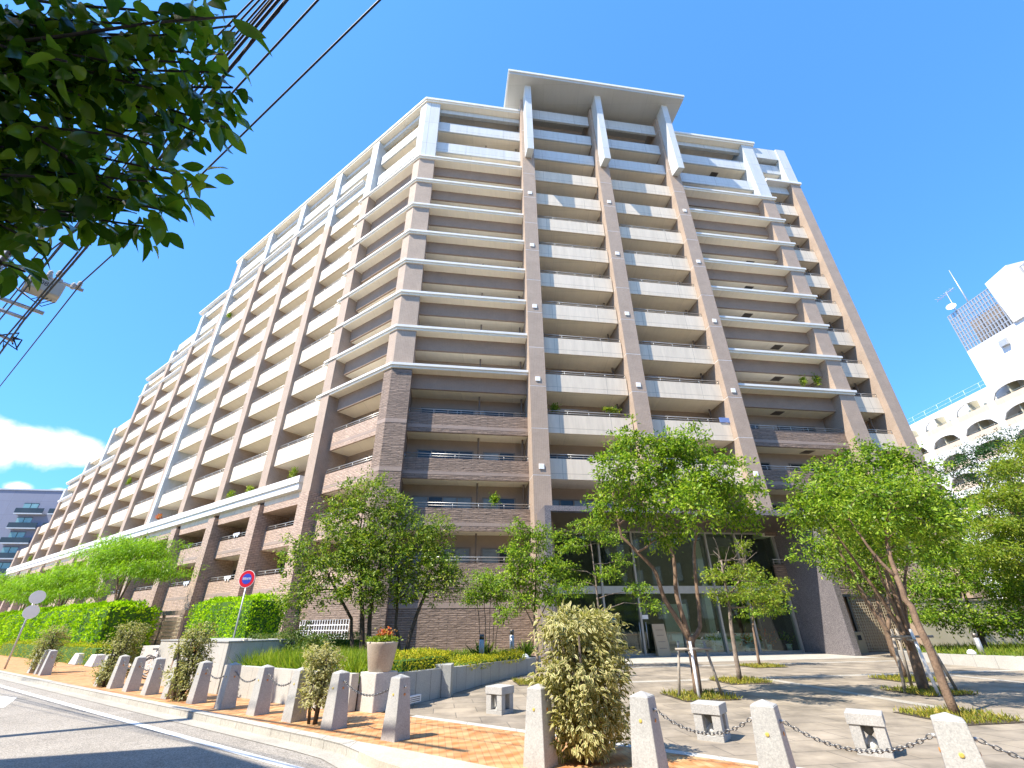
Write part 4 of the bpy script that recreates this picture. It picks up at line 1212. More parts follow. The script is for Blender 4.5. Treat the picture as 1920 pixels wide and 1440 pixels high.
for i, (px, py, Yd) in enumerate([(905, 1195, 19.5), (985, 1200, 21)]):
    p = at(px, py, Yd); c = np.array([p[0], p[1], .44]); k = 60
    D = rdirs(k, .2, 1); D[:, 2] += .5
    o = leaf_mesh('strap_leaf_plant', c + rng.normal(0, .12, (k, 3)) * np.array([1, 1, 0]), D, rdirs(k), rng.uniform(.4, .75, k), np.full(k, .055), X['leaf_mid'], None, tuple(c), True)
    tag(o, ['clump of upright strap leaves behind the post lamp before the brick wall', 'clump of strap leaves beside the entrance corner of the bed'][i], 'plant')
# ------------------------------------------------------------------ trees of the corner bed and the plaza
def E3(*blobs):
    return [((x, y, z), (rx, ry, rz)) for x, y, z, rx, ry, rz in blobs]
def nearer(bl, k, dk):
    """spreads the clumps of a crown in depth, towards the road"""
    r = []
    for i, ((x, y, z), rad) in enumerate(bl):
        f = k + dk * ((i * 5) % 7 - 3) / 3
        r.append(((x * f, y * f, EYE + (z - EYE) * f), tuple(v * f for v in rad)))
    return r
b = (-5.0, 17.2, .44)
tree('broadleaf_tree', 'big dense multi-stemmed tree in the corner bed, left of the flower pot', 'tree', b,
     [stem(b, [(-5.25, 17.2, 2.2), (-5.7, 17.3, 4.6)], .13, .05), stem((-4.75, 17.1, .44), [(-4.9, 17.1, 2.0), (-4.7, 17.2, 4.4)], .12, .05), stem((-5.3, 17.3, .44), [(-5.6, 17.4, 1.8), (-6.9, 17.3, 3.6)], .09, .04)],
     E3((-5.6, 17.3, 4.7, 1.5, 1.4, 1.2), (-6.3, 17.2, 3.6, 1.3, 1.2, 1.0), (-4.6, 17.0, 3.6, 1.2, 1.2, 1.1), (-5.6, 17.3, 6.1, .9, .9, .9), (-7.6, 17.1, 3.9, .9, .8, .7), (-7.3, 17.0, 2.6, .9, .8, .6), (-5.2, 16.7, 2.7, 1.2, .9, .7), (-4.5, 17.4, 5.4, .8, .8, .8), (-6.6, 17.3, 5.3, .8, .8, .7)),
     X['leaf_mid'], X['barkdark'], 1050, 20, (.105, .105, .08), .12, .055, twigs=150, group='trees in the corner bed')
b = (-3.55, 17.1, .44)
tree('broadleaf_tree', 'leaning tree with forked dark trunk right beside the flower pot', 'tree', b,
     [stem(b, [(-3.5, 17.1, 1.3), (-3.1, 17.1, 2.5), (-2.8, 17.2, 3.9)], .11, .04), stem((-3.7, 17.2, .44), [(-4.0, 17.2, 1.6), (-4.1, 17.2, 3.2)], .09, .04)],
     E3((-3.0, 17.2, 3.6, 1.0, .9, .9), (-2.4, 17.1, 2.9, .7, .7, .6), (-3.4, 17.2, 4.5, .8, .8, .7), (-2.7, 17.2, 4.7, .5, .5, .45), (-3.6, 16.9, 2.6, .7, .6, .5)),
     X['leaf_mid'], X['barkdark'], 400, 18, (.10, .10, .075), .115, .05, twigs=70, group='trees in the corner bed')
p = at(915, 1200, 19.4); b = (p[0], p[1], .44)
tree('slender_tree', 'clump of thin bare stems with a small crown against the brick wall', 'tree', b,
     [stem((b[0] + dx, b[1] + dy, .44), [(b[0] + dx * 1.6, b[1] + dy, 1.8), (b[0] + dx * 2.6, b[1] + dy, 2.9)], .022, .012) for dx, dy in ((-.22, 0), (-.08, .1), (.04, -.1), (.14, .05), (.24, 0))],
     E3((b[0], b[1], 3.0, .75, .6, .5), (b[0] - .5, b[1], 2.6, .5, .5, .35), (b[0] + .5, b[1], 2.7, .5, .5, .4)), X['leaf'], X['barkdark'], 230, 18, (.12, .12, .07), .10, .045, twigs=40, limbr=.012, group='trees in the corner bed')
b = (.67, 16.46, 0)
tree('slender_tree', 'slim young tree with an upright crown at the left edge of the plaza', 'tree', b,
     [stem(b, [(.68, 16.46, 1.3), (.62, 16.46, 1.8), (.75, 16.5, 3.2), (.8, 16.5, 4.3)], .065, .02), stem((.65, 16.46, 1.4), [(.2, 16.4, 2.3), (-.05, 16.4, 3.6)], .03, .012), stem((.66, 16.46, 1.5), [(1.2, 16.5, 2.4), (1.3, 16.6, 3.2)], .03, .012)],
     E3((.2, 16.4, 3.7, .55, .6, .6), (.85, 16.5, 4.2, .55, .5, .5), (-.1, 16.4, 2.9, .55, .5, .5), (.7, 16.4, 3.1, .75, .7, .55), (1.3, 16.5, 3.3, .45, .45, .5), (1.2, 16.4, 2.4, .55, .5, .35), (-.3, 16.3, 1.9, .4, .4, .25), (.1, 16.4, 4.6, .35, .35, .35), (.5, 16.3, 2.3, .5, .5, .3)),
     X['leaf'], X['barkgrey'], 460, 17, (.105, .105, .07), .11, .048, twigs=90, limbr=.02, group='plaza trees')
b = (3.35, 20.7, 0)
tree('slender_tree', 'light-barked sparse tree with tiered branches before the glass entrance', 'tree', b,
     [stem(b, [(3.45, 20.7, 2.0), (3.4, 20.7, 3.8), (3.3, 20.7, 5.4)], .07, .02)],
     E3((3.3, 20.7, 5.3, .8, .7, .45), (2.5, 20.7, 4.6, .7, .6, .35), (4.2, 20.7, 4.9, .7, .6, .35), (2.0, 20.7, 3.7, .6, .6, .35), (3.9, 20.6, 3.4, .6, .6, .3), (5.2, 20.7, 2.8, .75, .6, .35), (5.7, 20.7, 2.2, .5, .5, .3), (2.4, 20.6, 2.9, .8, .6, .35), (4.6, 20.7, 4.0, .5, .5, .3), (1.9, 20.7, 5.0, .4, .4, .25)),
     X['leaf'], X['barkgrey'], 330, 17, (.13, .13, .06), .12, .05, twigs=70, limbr=.022, group='plaza trees')
b = (4.38, 13.1, 0)
tree('broadleaf_tree', 'tall tree in the middle of the plaza with a forked brown trunk and wooden stakes', 'tree', b,
     [stem(b, [(4.42, 13.1, 1.15), (4.45, 13.1, 1.25)], .135, .11), stem((4.42, 13.1, 1.1), [(3.95, 13.1, 2.1), (3.75, 13.1, 2.9), (3.0, 13.1, 3.7), (2.9, 13.2, 5.0)], .085, .035),
      stem((4.42, 13.1, 1.15), [(4.25, 13.1, 2.2), (4.35, 13.1, 3.2), (4.1, 13.2, 4.3), (4.0, 13.2, 5.8)], .085, .03), stem((4.45, 13.1, 1.15), [(4.75, 13.15, 1.5), (4.95, 13.2, 3.2), (5.3, 13.2, 4.4), (5.5, 13.3, 5.8)], .075, .03)],
     nearer(E3((3.0, 13.1, 5.6, .8, .8, .75), (3.6, 13.2, 6.5, .65, .65, .6), (5.4, 13.2, 6.3, .85, .8, .75), (6.3, 13.3, 5.4, .85, .8, .7), (4.4, 13.0, 5.5, .95, .9, .8), (2.6, 13.1, 4.5, .6, .6, .5), (3.6, 12.8, 4.5, .8, .7, .6), (5.0, 12.8, 4.4, .8, .8, .6), (6.4, 13.1, 4.3, .75, .7, .5), (4.6, 13.3, 6.6, .5, .5, .4), (5.6, 13.5, 5.1, .9, .8, .6), (6.9, 13.2, 5.0, .45, .45, .4), (4.1, 13.0, 3.7, .6, .6, .35)), .91, .05),
     X['leaf'], X['bark'], 800, 20, (.10, .095, .07), .12, .052, twigs=150, limbr=.032, group='plaza trees')
b = (6.7, 16.1, 0)
tree('slender_tree', 'half bare tree with grey twigs standing above its thin green crown', 'tree', b,
     [stem(b, [(6.75, 16.1, 1.2), (6.85, 16.1, 2.0), (6.9, 16.1, 3.4)], .10, .04), stem((6.85, 16.1, 2.2), [(7.5, 16.1, 2.9), (7.8, 16.2, 3.6)], .04, .012)],
     E3((6.6, 16.0, 2.9, .55, .5, .3), (7.6, 16.1, 3.0, .7, .6, .32), (8.4, 16.1, 2.6, .6, .5, .26), (7.3, 16.0, 2.35, .7, .6, .25), (8.2, 16.0, 2.15, .6, .5, .22), (7.7, 16.2, 3.8, .3, .3, .3), (6.5, 16.0, 2.3, .4, .4, .2)),
     X['leaf_yel'], X['barkgrey'], 220, 16, (.11, .11, .05), .10, .042, twigs=60, limbr=.025, bare=34, group='plaza trees')
b = (9.63, 20.98, 0)
tree('slender_tree', 'small tree with flat leaf layers near the right end of the glass entrance', 'tree', b,
     [stem(b, [(9.7, 21, 1.3), (10.0, 21, 2.4), (10.1, 21, 3.1)], .07, .025)],
     E3((10.1, 21, 3.0, .8, .6, .25), (10.6, 21, 2.5, .9, .6, .2), (9.5, 20.9, 2.5, .5, .5, .2), (10.9, 21, 2.0, .6, .5, .18), (9.8, 20.9, 1.95, .6, .5, .18)),
     X['leaf'], X['bark'], 140, 15, (.15, .15, .05), .11, .05, twigs=30, limbr=.02, group='plaza trees')
b = (10.08, 13.43, 0)
tree('broadleaf_tree', 'large spreading tree on the right, its stout brown trunk held by stakes', 'tree', b,
     [stem(b, [(10.1, 13.4, .8), (10.12, 13.4, 1.3)], .16, .12), stem((10.1, 13.4, .9), [(9.85, 13.4, 1.9), (9.5, 13.4, 2.9), (9.0, 13.4, 4.2)], .075, .03), stem((10.12, 13.4, 1.2), [(10.2, 13.4, 2.4), (10.2, 13.5, 3.8), (10.5, 13.5, 5.2)], .085, .03), stem((10.12, 13.4, 1.1), [(10.55, 13.5, 2.2), (11.3, 13.5, 3.8)], .065, .03), stem((10.05, 13.35, .9), [(9.95, 13.3, 2.2), (9.8, 13.2, 3.8)], .06, .025), stem((10.15, 13.45, 1.0), [(10.4, 13.5, 2.3), (10.9, 13.6, 4.2)], .06, .025)],
     nearer(E3((9.2, 13.4, 4.9, 1.1, 1.0, .75), (10.4, 13.4, 5.5, 1.2, 1.0, .75), (11.6, 13.5, 5.3, 1.1, 1.0, .8), (8.4, 13.3, 4.3, .8, .8, .55), (9.6, 13.1, 4.0, 1.1, .9, .6), (10.9, 13.1, 4.3, 1.1, 1.0, .65), (12.3, 13.5, 4.4, .9, .8, .7), (11.8, 13.3, 3.5, .9, .8, .5), (10.3, 13.0, 3.3, .8, .7, .4), (11.0, 13.6, 6.1, .6, .6, .5), (12.3, 13.5, 5.9, .5, .5, .5), (9.3, 13.3, 5.7, .5, .5, .4)), .91, .05),
     X['leaf'], X['bark'], 800, 20, (.10, .10, .07), .11, .05, twigs=150, limbr=.035, group='plaza trees')
b = (8.07, 10.2, 0)
tree('broadleaf_tree', 'tree with a long leaning trunk at the right front, nearest to the chains', 'tree', b,
     [stem(b, [(8.05, 10.2, 1.0), (8.02, 10.25, 1.8), (8.0, 10.3, 2.4)], .10, .06), stem((8.0, 10.3, 2.3), [(8.15, 10.4, 3.1), (8.7, 10.5, 4.0)], .06, .025), stem((8.0, 10.3, 2.35), [(7.7, 10.4, 3.0), (7.6, 10.5, 3.6)], .045, .02)],
     E3((8.5, 10.5, 4.1, .8, .8, .5), (9.3, 10.6, 4.3, .8, .7, .5), (8.0, 10.5, 3.5, .7, .7, .4), (9.2, 10.4, 3.5, .8, .7, .4), (9.9, 10.6, 3.7, .6, .6, .45), (7.6, 10.6, 3.9, .45, .45, .35)),
     X['leaf'], X['bark'], 360, 18, (.095, .095, .07), .10, .045, twigs=70, limbr=.028, group='plaza trees')
b = (11.6, 16.0, 0)
tree('broadleaf_tree', 'tree behind the staked tree on the right, in front of the lattice gate', 'tree', b,
     [stem(b, [(11.5, 16, 1.3), (11.1, 16, 2.6), (10.8, 16, 3.9)], .11, .04), stem((11.55, 16, 1.2), [(12.0, 16, 2.4), (12.5, 16, 3.8)], .08, .03)],
     E3((10.7, 16, 4.2, 1.0, .9, .7), (12.3, 16, 4.6, 1.1, .9, .8), (11.5, 15.9, 5.4, 1.0, .9, .7), (13.2, 16, 3.9, .9, .8, .6), (9.9, 16, 3.5, .7, .6, .4), (10.6, 15.8, 3.1, .7, .6, .3)),
     X['leaf'], X['bark'], 400, 18, (.11, .11, .08), .11, .05, twigs=60, group='plaza trees')
# trees beyond the plaza on the right
for x, y, blobs, m_, bk, n_, lab, cat in [
    (21.0, 23.5, [(*at(px, py, 23.2), rx, 1.3, rz) for px, py, rx, rz in [(1740, 1100, 1.4, .8), (1800, 1080, 1.4, .9), (1870, 1090, 1.5, .9), (1920, 1120, 1.4, .9), (1780, 1150, 1.3, .6), (1850, 1160, 1.4, .6), (1905, 1170, 1.3, .6), (1830, 1030, 1.2, .8), (1760, 1040, 1.1, .7), (1715, 1150, .9, .5)]], 'leaf', 'barkdark', 1000, 'broad bright green tree before the beige wall on the far right', 'tree'),
    (26.5, 26.5, [(*at(px, py, 26.5), rx, 1.4, rz) for px, py, rx, rz in [(1830, 850, 1.6, .7), (1790, 880, 1.3, .6), (1880, 830, 1.7, .7), (1850, 900, 1.9, .6), (1800, 940, 1.6, .6), (1900, 880, 1.5, .7), (1770, 985, 1.5, .6), (1850, 975, 1.8, .6), (1915, 950, 1.6, .7), (1760, 1040, 1.5, .5), (1830, 1040, 1.6, .6), (1930, 830, 1.5, .7), (1900, 1020, 1.5, .6)]], 'leaf_dark', 'barkdark', 900, 'dark evergreen tree with tiered branches behind the right hand trees', 'tree'),
    (24.5, 21.5, [(*at(px, py, 21.5), rx, 1.1, rz) for px, py, rx, rz in [(1890, 880, 1.0, .6), (1925, 850, 1.0, .7), (1870, 935, 1.0, .6), (1915, 930, 1.1, .7), (1890, 990, 1.1, .6), (1940, 990, 1.2, .8), (1860, 1040, .9, .6), (1915, 1060, 1.1, .7), (1850, 985, .7, .4)]], 'leaf_yel', 'bark', 800, 'yellow-green tree at the right edge of the picture', 'tree'),
    (17.2, 24.0, [(17.0, 24, 3.4, 1.2, 1.0, .8), (18.2, 24, 4.3, 1.3, 1.1, .9), (16.2, 24, 4.3, 1.0, .9, .7), (17.4, 24, 5.5, 1.2, 1.0, .8), (18.9, 24, 5.8, 1.0, .9, .7), (18.6, 23.8, 2.9, .9, .8, .5)], 'leaf_mid', 'bark', 650, 'mid green tree against the brick wall right of the entrance', 'tree'),
    (30.5, 28.5, [(30, 28.5, 5, 2.2, 1.8, 1.6), (33, 28.5, 6, 2.4, 1.8, 1.8), (31.5, 28.5, 8, 2, 1.6, 1.5), (29.0, 28.5, 3.5, 1.8, 1.5, 1.2)], 'leaf', 'barkdark', 700, 'distant green tree filling the far right behind the wall', 'tree')]:
    b = (x, y, .1)
    cz = np.mean([q_[2] for q_ in blobs])
    tree('dense_tree' if m_ != 'leaf_dark' else 'conifer_tree', lab, cat, b, [stem(b, [(x + .1, y, cz * .5), (np.mean([q_[0] for q_ in blobs]), y, cz)], .16, .06), stem((x, y, 1.2), [(x - .7, y, cz * .7), (x - 1.0, y, cz)], .08, .04)], E3(*blobs), X[m_], X[bk], n_, 17, (.17, .17, .10) if m_ != 'leaf_dark' else (.28, .2, .06), .15, .065, twigs=70, group='trees beyond the plaza on the right')
# wooden stakes round two trunks
def stakes(name, c, label, hh=1.05, sp=.42):
    root = thing('tree_stake', label, 'tree stakes', (*c, 0), 0, 'stakes round the tree trunks')
    for i, (dx, dy) in enumerate([(-sp, -.1), (-sp * .35, -sp), (sp * .9, -.2), (.1, sp)]):
        q = MB(); q.tube([(c[0] + dx * 1.25, c[1] + dy * 1.25, -.02), (c[0] + dx * .75, c[1] + dy * .75, hh + .12)], [.036, .032], 8)
        q.build('post', [X['wood'] if i != 1 else X['signwhite']], root)
    for z in (hh - .05,):
        q = MB(); q.tube([(c[0] - sp * 1.1, c[1] - .2, z), (c[0] + sp * 1.0, c[1] - .22, z)], .028, 8); q.build('crossbar', [X['wood']], root)
        q = MB(); q.tube([(c[0] - .2, c[1] - sp, z - .07), (c[0] + .1, c[1] + sp, z - .07)], .028, 8); q.build('crossbar', [X['wood']], root)
stakes('s', (4.4, 13.1), 'wooden and white stakes round the forked tree in the middle of the plaza')
stakes('s', (10.1, 13.4), 'wooden and white stakes round the stout tree on the right of the plaza', 1.25, .5)
for c, lab in [((4.4, 13.1), 'short grass in the tree pit of the forked staked tree'), ((6.7, 16.1), 'short grass in the tree pit of the half bare tree'), ((9.7, 21.0), 'short grass in the tree pit near the glass entrance'), ((10.1, 13.4), 'short yellowish grass in the tree pit of the stout staked tree'), ((8.07, 10.2), 'short grass in the tree pit of the leaning tree at the right front'), ((.67, 16.46), 'short grass in the tree pit of the slim tree on the left'), ((11.6, 16.0), 'short grass in the tree pit behind the stout staked tree')]:
    T = lambda a, bb, z, c=c: (c[0] + a * UB[0] + bb * BK[0], c[1] + a * UB[1] + bb * BK[1], z)
    w_ = .68
    flat('tree_pit_soil', [T(-w_, -w_, 0), T(w_, -w_, 0), T(w_, w_, 0), T(-w_, w_, 0)], .009, X['soil'])
    grass_patch('pit_grass', quad_sampler([T(-w_, -w_, 0), T(w_, -w_, 0), T(w_, w_, 0), T(-w_, w_, 0)]), 1100, .01, .05, .15, .018, X['drygrass'], .5, label=lab)
# ------------------------------------------------------------------ left side: hedges, feathery trees, gate
hedge('tall_hedge', 'long tall bright green clipped hedge on the far left below the feathery trees', TR_, 28.6, 62, 3.4, 5.9, 0, 2.85, 26000, .20, .105, X['hedge'], .7, wav=.2)
hedge('tall_hedge', 'square bright green clipped hedge behind the granite intercom wall', TR_, 14.1, 19.8, 4.2, 5.8, 0, 2.72, 12000, .115, .06, X['hedge'], .45, wav=.1)
hedge('low_hedge', 'low yellowish planting along the foot of the long tall hedge', TR_, 25, 46, 2.5, 3.3, 0, .85, 4500, .09, .045, X['gold'], .3, wav=.12)
q = MB(); q.tbox(TR_, 12.6, 20.5, 3.02, 6.2, -.02, .9); tag(q.build('raised_bed', [X['stonelight']]), 'raised stone bed carrying the square clipped hedge', 'planter')
for i, a_ in enumerate((24.4, 27.0)):
    q = MB(); q.frustum(lambda a, b_, z, a0=a_: TR_(a0 + a, 2.6 + b_, z), (.55, .3), (.35, .2), 0, .5); tag(q.build('stone_block', [X['concrete']], None, TR_(a_, 2.6), bevel=.03), ['tapered pale stone block at the foot of the low planting, right of the farthest shrub', 'tapered pale stone block half hidden behind the farthest variegated shrub'][i], 'stone block')
gt = thing('lattice_gate', 'brown lattice gate and fence between the two clipped hedges', 'gate', TR_(30.5, 7))
for a0, a1 in ((27.6, 30.4), (30.6, 33.6)):
    o = lattice('lattice_panel', TR_, a0, a1, 7, .1, 2.15, .2, X['lattice'], .022, gt)
for a_ in (27.5, 30.5, 33.7):
    q = MB(); q.tbox(TR_, a_ - .07, a_ + .07, 6.93, 7.07, 0, 2.3); q.build('post', [X['brownmetal']], gt)
q = MB(); q.tbox(TR_, 27.3, 34, 6.9, 7.1, 2.3, 2.55); q.build('beam', [X['brownmetal']], gt)
def mimosa(a_, b_, h, spread, n_, lab, lean=0):
    c = np.array(TR_(a_, b_, 0))
    bl = []
    for k in range(14):
        u = k / 13
        ang = k * 2.4
        rr = spread * (.2 + .8 * ((k % 5) / 4)) * .75
        da, db = rr * math.cos(ang), rr * .7 * math.sin(ang)
        zz = h * (.93 - .40 * (rr / spread) ** 1.5) + .25 * math.sin(k * 1.7)
        bl.append((*TR_(a_ + da + lean, b_ + db, zz), spread * .36, spread * .36, .62))
    tree('feathery_tree', lab, 'tree', tuple(c), [stem(c, [TR_(a_ + .1, b_, h * .4), TR_(a_ + lean * .6, b_, h * .7)], .14, .07), stem(TR_(a_, b_, h * .38), [TR_(a_ + 1.2, b_, h * .6), TR_(a_ + 2.2, b_, h * .75)], .09, .04), stem(TR_(a_, b_, h * .38), [TR_(a_ - 1.2, b_, h * .6), TR_(a_ - 2.0, b_, h * .7)], .08, .04)],
         E3(*bl), X['leaf_mim'], X['bark'], int(n_ * 1.4), 26, (.30, .30, .16), .28, .05, droop=.55, flatl=.7, twigs=60, group='feathery trees on the left', shell=.7)
mimosa(34.0, 5.2, 7.3, 5.2, 480, 'largest feathery bright green tree spreading above the right end of the long hedge')
mimosa(45.0, 4.8, 6.2, 4.2, 300, 'feathery bright green tree in the middle of the long hedge')
mimosa(56.0, 4.6, 6.0, 4.5, 300, 'feathery bright green tree at the left edge of the picture')
mimosa(70.0, 4.0, 7.2, 5.0, 220, 'farthest feathery tree beyond the end of the long hedge')
# ------------------------------------------------------------------ signs
sg = thing('water_supply_sign', 'round red fire water supply sign with blue centre and white characters on a pole', 'sign', TR_(12.4, 3.0, 0))
sc_ = np.array(TR_(12.4, 3.0, 3.22))
nrm = np.array([.70, -.71, 0]); nrm = np.array([-.05, -1, 0.0]); nrm /= np.linalg.norm(nrm)
tx = np.array([-nrm[1], nrm[0], 0])
def disc(q, c, r0, r1, off, m):
    n = 36
    if r0 == 0:
        q.add([c + nrm * off + (tx * math.cos(2 * math.pi * j / n) + np.array([0, 0, 1]) * math.sin(2 * math.pi * j / n)) * r1 for j in range(n)], [tuple(range(n))], m)
    else:
        vs = [c + nrm * off + (tx * math.cos(2 * math.pi * j / n) + np.array([0, 0, 1]) * math.sin(2 * math.pi * j / n)) * r for r in (r0, r1) for j in range(n)]
        q.add(vs, [(j, (j + 1) % n, n + (j + 1) % n, n + j) for j in range(n)], m)
q = MB()
n = 36
vs = [sc_ + nrm * o_ + (tx * math.cos(2 * math.pi * j / n) + np.array([0, 0, 1]) * math.sin(2 * math.pi * j / n)) * .31 for o_ in (-.012, .0) for j in range(n)]
q.add(vs, [(j, (j + 1) % n, n + (j + 1) % n, n + j) for j in range(n)] + [tuple(range(n)), tuple(range(n, 2 * n))], 0)
disc(q, sc_, 0, .295, .004, 1); disc(q, sc_, 0, .185, .008, 2)
q.build('disc', [X['signwhite'], X['red'], X['blue']], sg, recalc=False)
q = MB(); q.tube([TR_(12.4, 3.04, 0), TR_(12.4, 3.04, 3.3)], .03, 8); q.build('pole', [X['steel']], sg)
def lettering(name, text, size, centre, right, up, m, parent, width=None):
    cu = bpy.data.curves.new(name, 'FONT'); cu.body = text; cu.size = size; cu.align_x = 'CENTER'; cu.align_y = 'CENTER'; cu.extrude = .001
    to = bpy.data.objects.new(name + '_curve', cu); COL.objects.link(to)
    bpy.context.view_layer.update()
    dg = bpy.context.evaluated_depsgraph_get()
    me = bpy.data.meshes.new_from_object(to.evaluated_get(dg))
    bpy.data.objects.remove(to); bpy.data.curves.remove(cu)
    me.name = name
    r_, u_ = Vector(right).normalized(), Vector(up).normalized(); f_ = r_.cross(u_)
    Lp = Vector((0, 0, 0)); q_ = parent
    while q_: Lp = Lp + Vector(q_.location); q_ = q_.parent
    if len(me.vertices):
        w = max(v.co.x for v in me.vertices) - min(v.co.x for v in me.vertices)
        k = (width / w) if width else 1
        for v in me.vertices: v.co = Vector(centre) + r_ * v.co.x * k + u_ * v.co.y + f_ * v.co.z - Lp
    me.materials.clear(); me.materials.append(m)
    o = bpy.data.objects.new(name, me); COL.objects.link(o); o.parent = parent
    return o
lettering('lettering', '消防水利', .10, sc_ + nrm * .012, tx, (0, 0, 1), X['signwhite'], sg, .33)
ls = thing('road_sign', 'leaning grey pole with the backs of two round signs at the far left', 'sign', TR_(26.6, -.15))
q = MB(); q.tube([TR_(26.6, -.15, -.02), TR_(26.6, -.15, 3.3)], .038, 8); q.build('pole', [X['steel']], ls)
for z in (3.0, 2.35):
    c_ = np.array(TR_(26.5, -.12, z)); ax = -RU
    n = 28; s1_ = np.array([ax[0], ax[1], 0]); t1_ = np.array([-ax[1], ax[0], 0])
    t1_, s1_ = t1_, s1_
    vs = [c_ + s1_ * o_ + (t1_ * math.cos(2 * math.pi * j / n) + np.array([0, 0, 1]) * math.sin(2 * math.pi * j / n)) * .3 for o_ in (.04, .055) for j in range(n)]
    q = MB(); q.add(vs, [(j, (j + 1) % n, n + (j + 1) % n, n + j) for j in range(n)] + [tuple(range(n)), tuple(range(n, 2 * n))]); q.build('disc', [X['plate']], ls)
# ------------------------------------------------------------------ bicycles
def bicycle():
    r = thing('bicycle', None, 'bicycle')
    for x in (-.52, .52):
        q = MB(); pts = [(x + .32 * math.cos(t_), 0, .33 + .32 * math.sin(t_)) for t_ in np.linspace(0, 2 * math.pi, 25)]; q.tube(pts, .016, 6, caps=False); w_ = q.build('wheel', [X['black']], r, recalc=False)
        q = MB(); pts = [(x + .295 * math.cos(t_), 0, .33 + .295 * math.sin(t_)) for t_ in np.linspace(0, 2 * math.pi, 25)]; q.tube(pts, .009, 5, caps=False)
        for t_ in np.linspace(0, 2 * math.pi, 13)[:-1]: q.tube([(x, 0, .33), (x + .29 * math.cos(t_), 0, .33 + .29 * math.sin(t_))], .0025, 3)
        q.build('rim', [X['steel']], w_, recalc=False)
    q = MB()
    for a_, b_ in [((-.52, 0, .33), (-.1, 0, .3)), ((-.52, 0, .33), (-.2, 0, .72)), ((-.1, 0, .3), (-.24, 0, .82)), ((-.1, 0, .3), (.38, 0, .68)), ((-.2, 0, .70), (.36, 0, .80)), ((.35, 0, .85), (.52, 0, .33))]: q.tube([a_, b_], .016, 6)
    q.build('frame', [X['signwhite']], r, recalc=False)
    q = MB(); q.tube([(.35, 0, .85), (.32, 0, 1.02)], .014, 6); q.tube([(.2, -.27, 1.0), (.33, -.2, 1.03), (.33, .2, 1.03), (.2, .27, 1.0)], .012, 6); q.build('handlebar', [X['steel']], r, recalc=False)
    q = MB(); q.hexa([(-.36, -.09, .83), (-.1, -.03, .85), (-.1, .03, .85), (-.36, .09, .83), (-.36, -.1, .89), (-.08, -.03, .89), (-.08, .03, .89), (-.36, .1, .89)]); q.build('saddle', [X['black']], r, bevel=.015)
    q = MB(); q.lathe([(.01, 0), (.15, .0), (.2, .26), (.19, .26), (.145, .01), (0, .01)], (.55, 0, .74), 12); q.build('basket', [X['bronze']], r)
    return r
K0 = bicycle()
for i, (a_, b_, rz, lab) in enumerate([(15.6, 2.2, .5, 'bicycle with a dark front basket parked left of the intercom wall'), (14.6, 2.0, 1.0, 'bicycle parked closest to the granite intercom wall'), (16.7, 2.4, .3, 'bicycle half hidden behind the bushy variegated shrub')]):
    o = K0 if i == 0 else copy_tree(K0)
    o.location = TR_(a_, b_, 0); o.rotation_euler = (0, 0, RZ + rz); o['label'] = lab; o['group'] = 'bicycles parked by the wall'
# ------------------------------------------------------------------ right side: gate, wall, planting
ig = thing('entry_gate', 'taupe lattice gate with dark louvres right of the granite portal', 'gate', TB_(18, .6, 0))
lattice('lattice_panel', TB_, 18.0, 20.6, .6, .08, 2.75, .15, X['lattice'], .02, ig)
q = MB()
for k in range(7): q.tbox(TB_, 16.75 + k * .16, 16.80 + k * .16, .9, 1.0, .2, 2.75)
q.build('louvre', [X['bronze']], ig)
q = MB(); q.tbox(TB_, 16.2, 20.8, .5, .7, 2.78, 2.9); q.tbox(TB_, 17.85, 17.97, .52, .68, 0, 2.778); q.tbox(TB_, 20.63, 20.75, .52, .68, 0, 2.778); q.build('frame', [X['bronze']], ig)
q = MB(); q.tbox(TB_, 17.0, 17.55, -.1, .25, 0, 1.0, 0); q.tbox(TB_, 17.15, 17.4, -.115, -.101, .6, .85, 1); tag(q.build('intercom_post', [X['beige'], X['black']], None, TB_(17.3, 0, 0), bevel=.01), 'tan intercom post before the lattice gate right of the portal', 'intercom')
q = MB(); q.tbox(TB_, 20.9, 60, -.5, -.25, -.05, 2.5, 0); q.tbox(TB_, 20.88, 60, -.54, -.21, 2.502, 2.6, 0); tag(q.build('garden_wall', [X['wallbeige']], None, TB_(21, 1.6, 0)), 'plain beige garden wall behind the trees on the right', 'wall')
rp = thing('low_planter_wall', 'low white curved planter wall at the right edge of the plaza', 'planter wall', (17.0, 21.0, 0))
RPL = [(18.6, 25.2), (17.4, 24.0), (16.95, 22.6), (16.9, 20.8), (17.05, 19.2), (17.4, 17.4), (18.2, 14.5), (20, 11)]
wall_run(RPL, .22, -.02, [.34, .34, .34, .36, .4, .44, .5, .5], X['stonelight'], rp)
q = MB(); q.prism([(x + .12, y) for x, y in RPL] + [(60, 10), TB_(60, -.4, 0)[:2], TB_(20, -.4, 0)[:2]], -.05, .27); tag(q.build('right_bed', [X['soil']]), kind='structure')
grass_patch('ground_cover', quad_sampler([(17.2, 18.2), (17.1, 22.6), (18.9, 25.4), (30, 27.5), (30, 16)]), 8000, .27, .18, .42, .03, X['leaf_yel'], .6, label='yellow-green ground cover in the bed before the beige wall on the right', cat='ground cover')
q = MB(); q.lathe([(0, 0), (.14, 0), (.14, .06), (.09, .13), (.03, .16), (0, .162)], (*at(1825, 1232, 19.8)[:2], .4)); tag(q.build('dome_lamp', [X['signwhite']], None, (*at(1825, 1232, 19.8)[:2], .4)), 'white dome lamp on the low planter wall at the right', 'lamp')
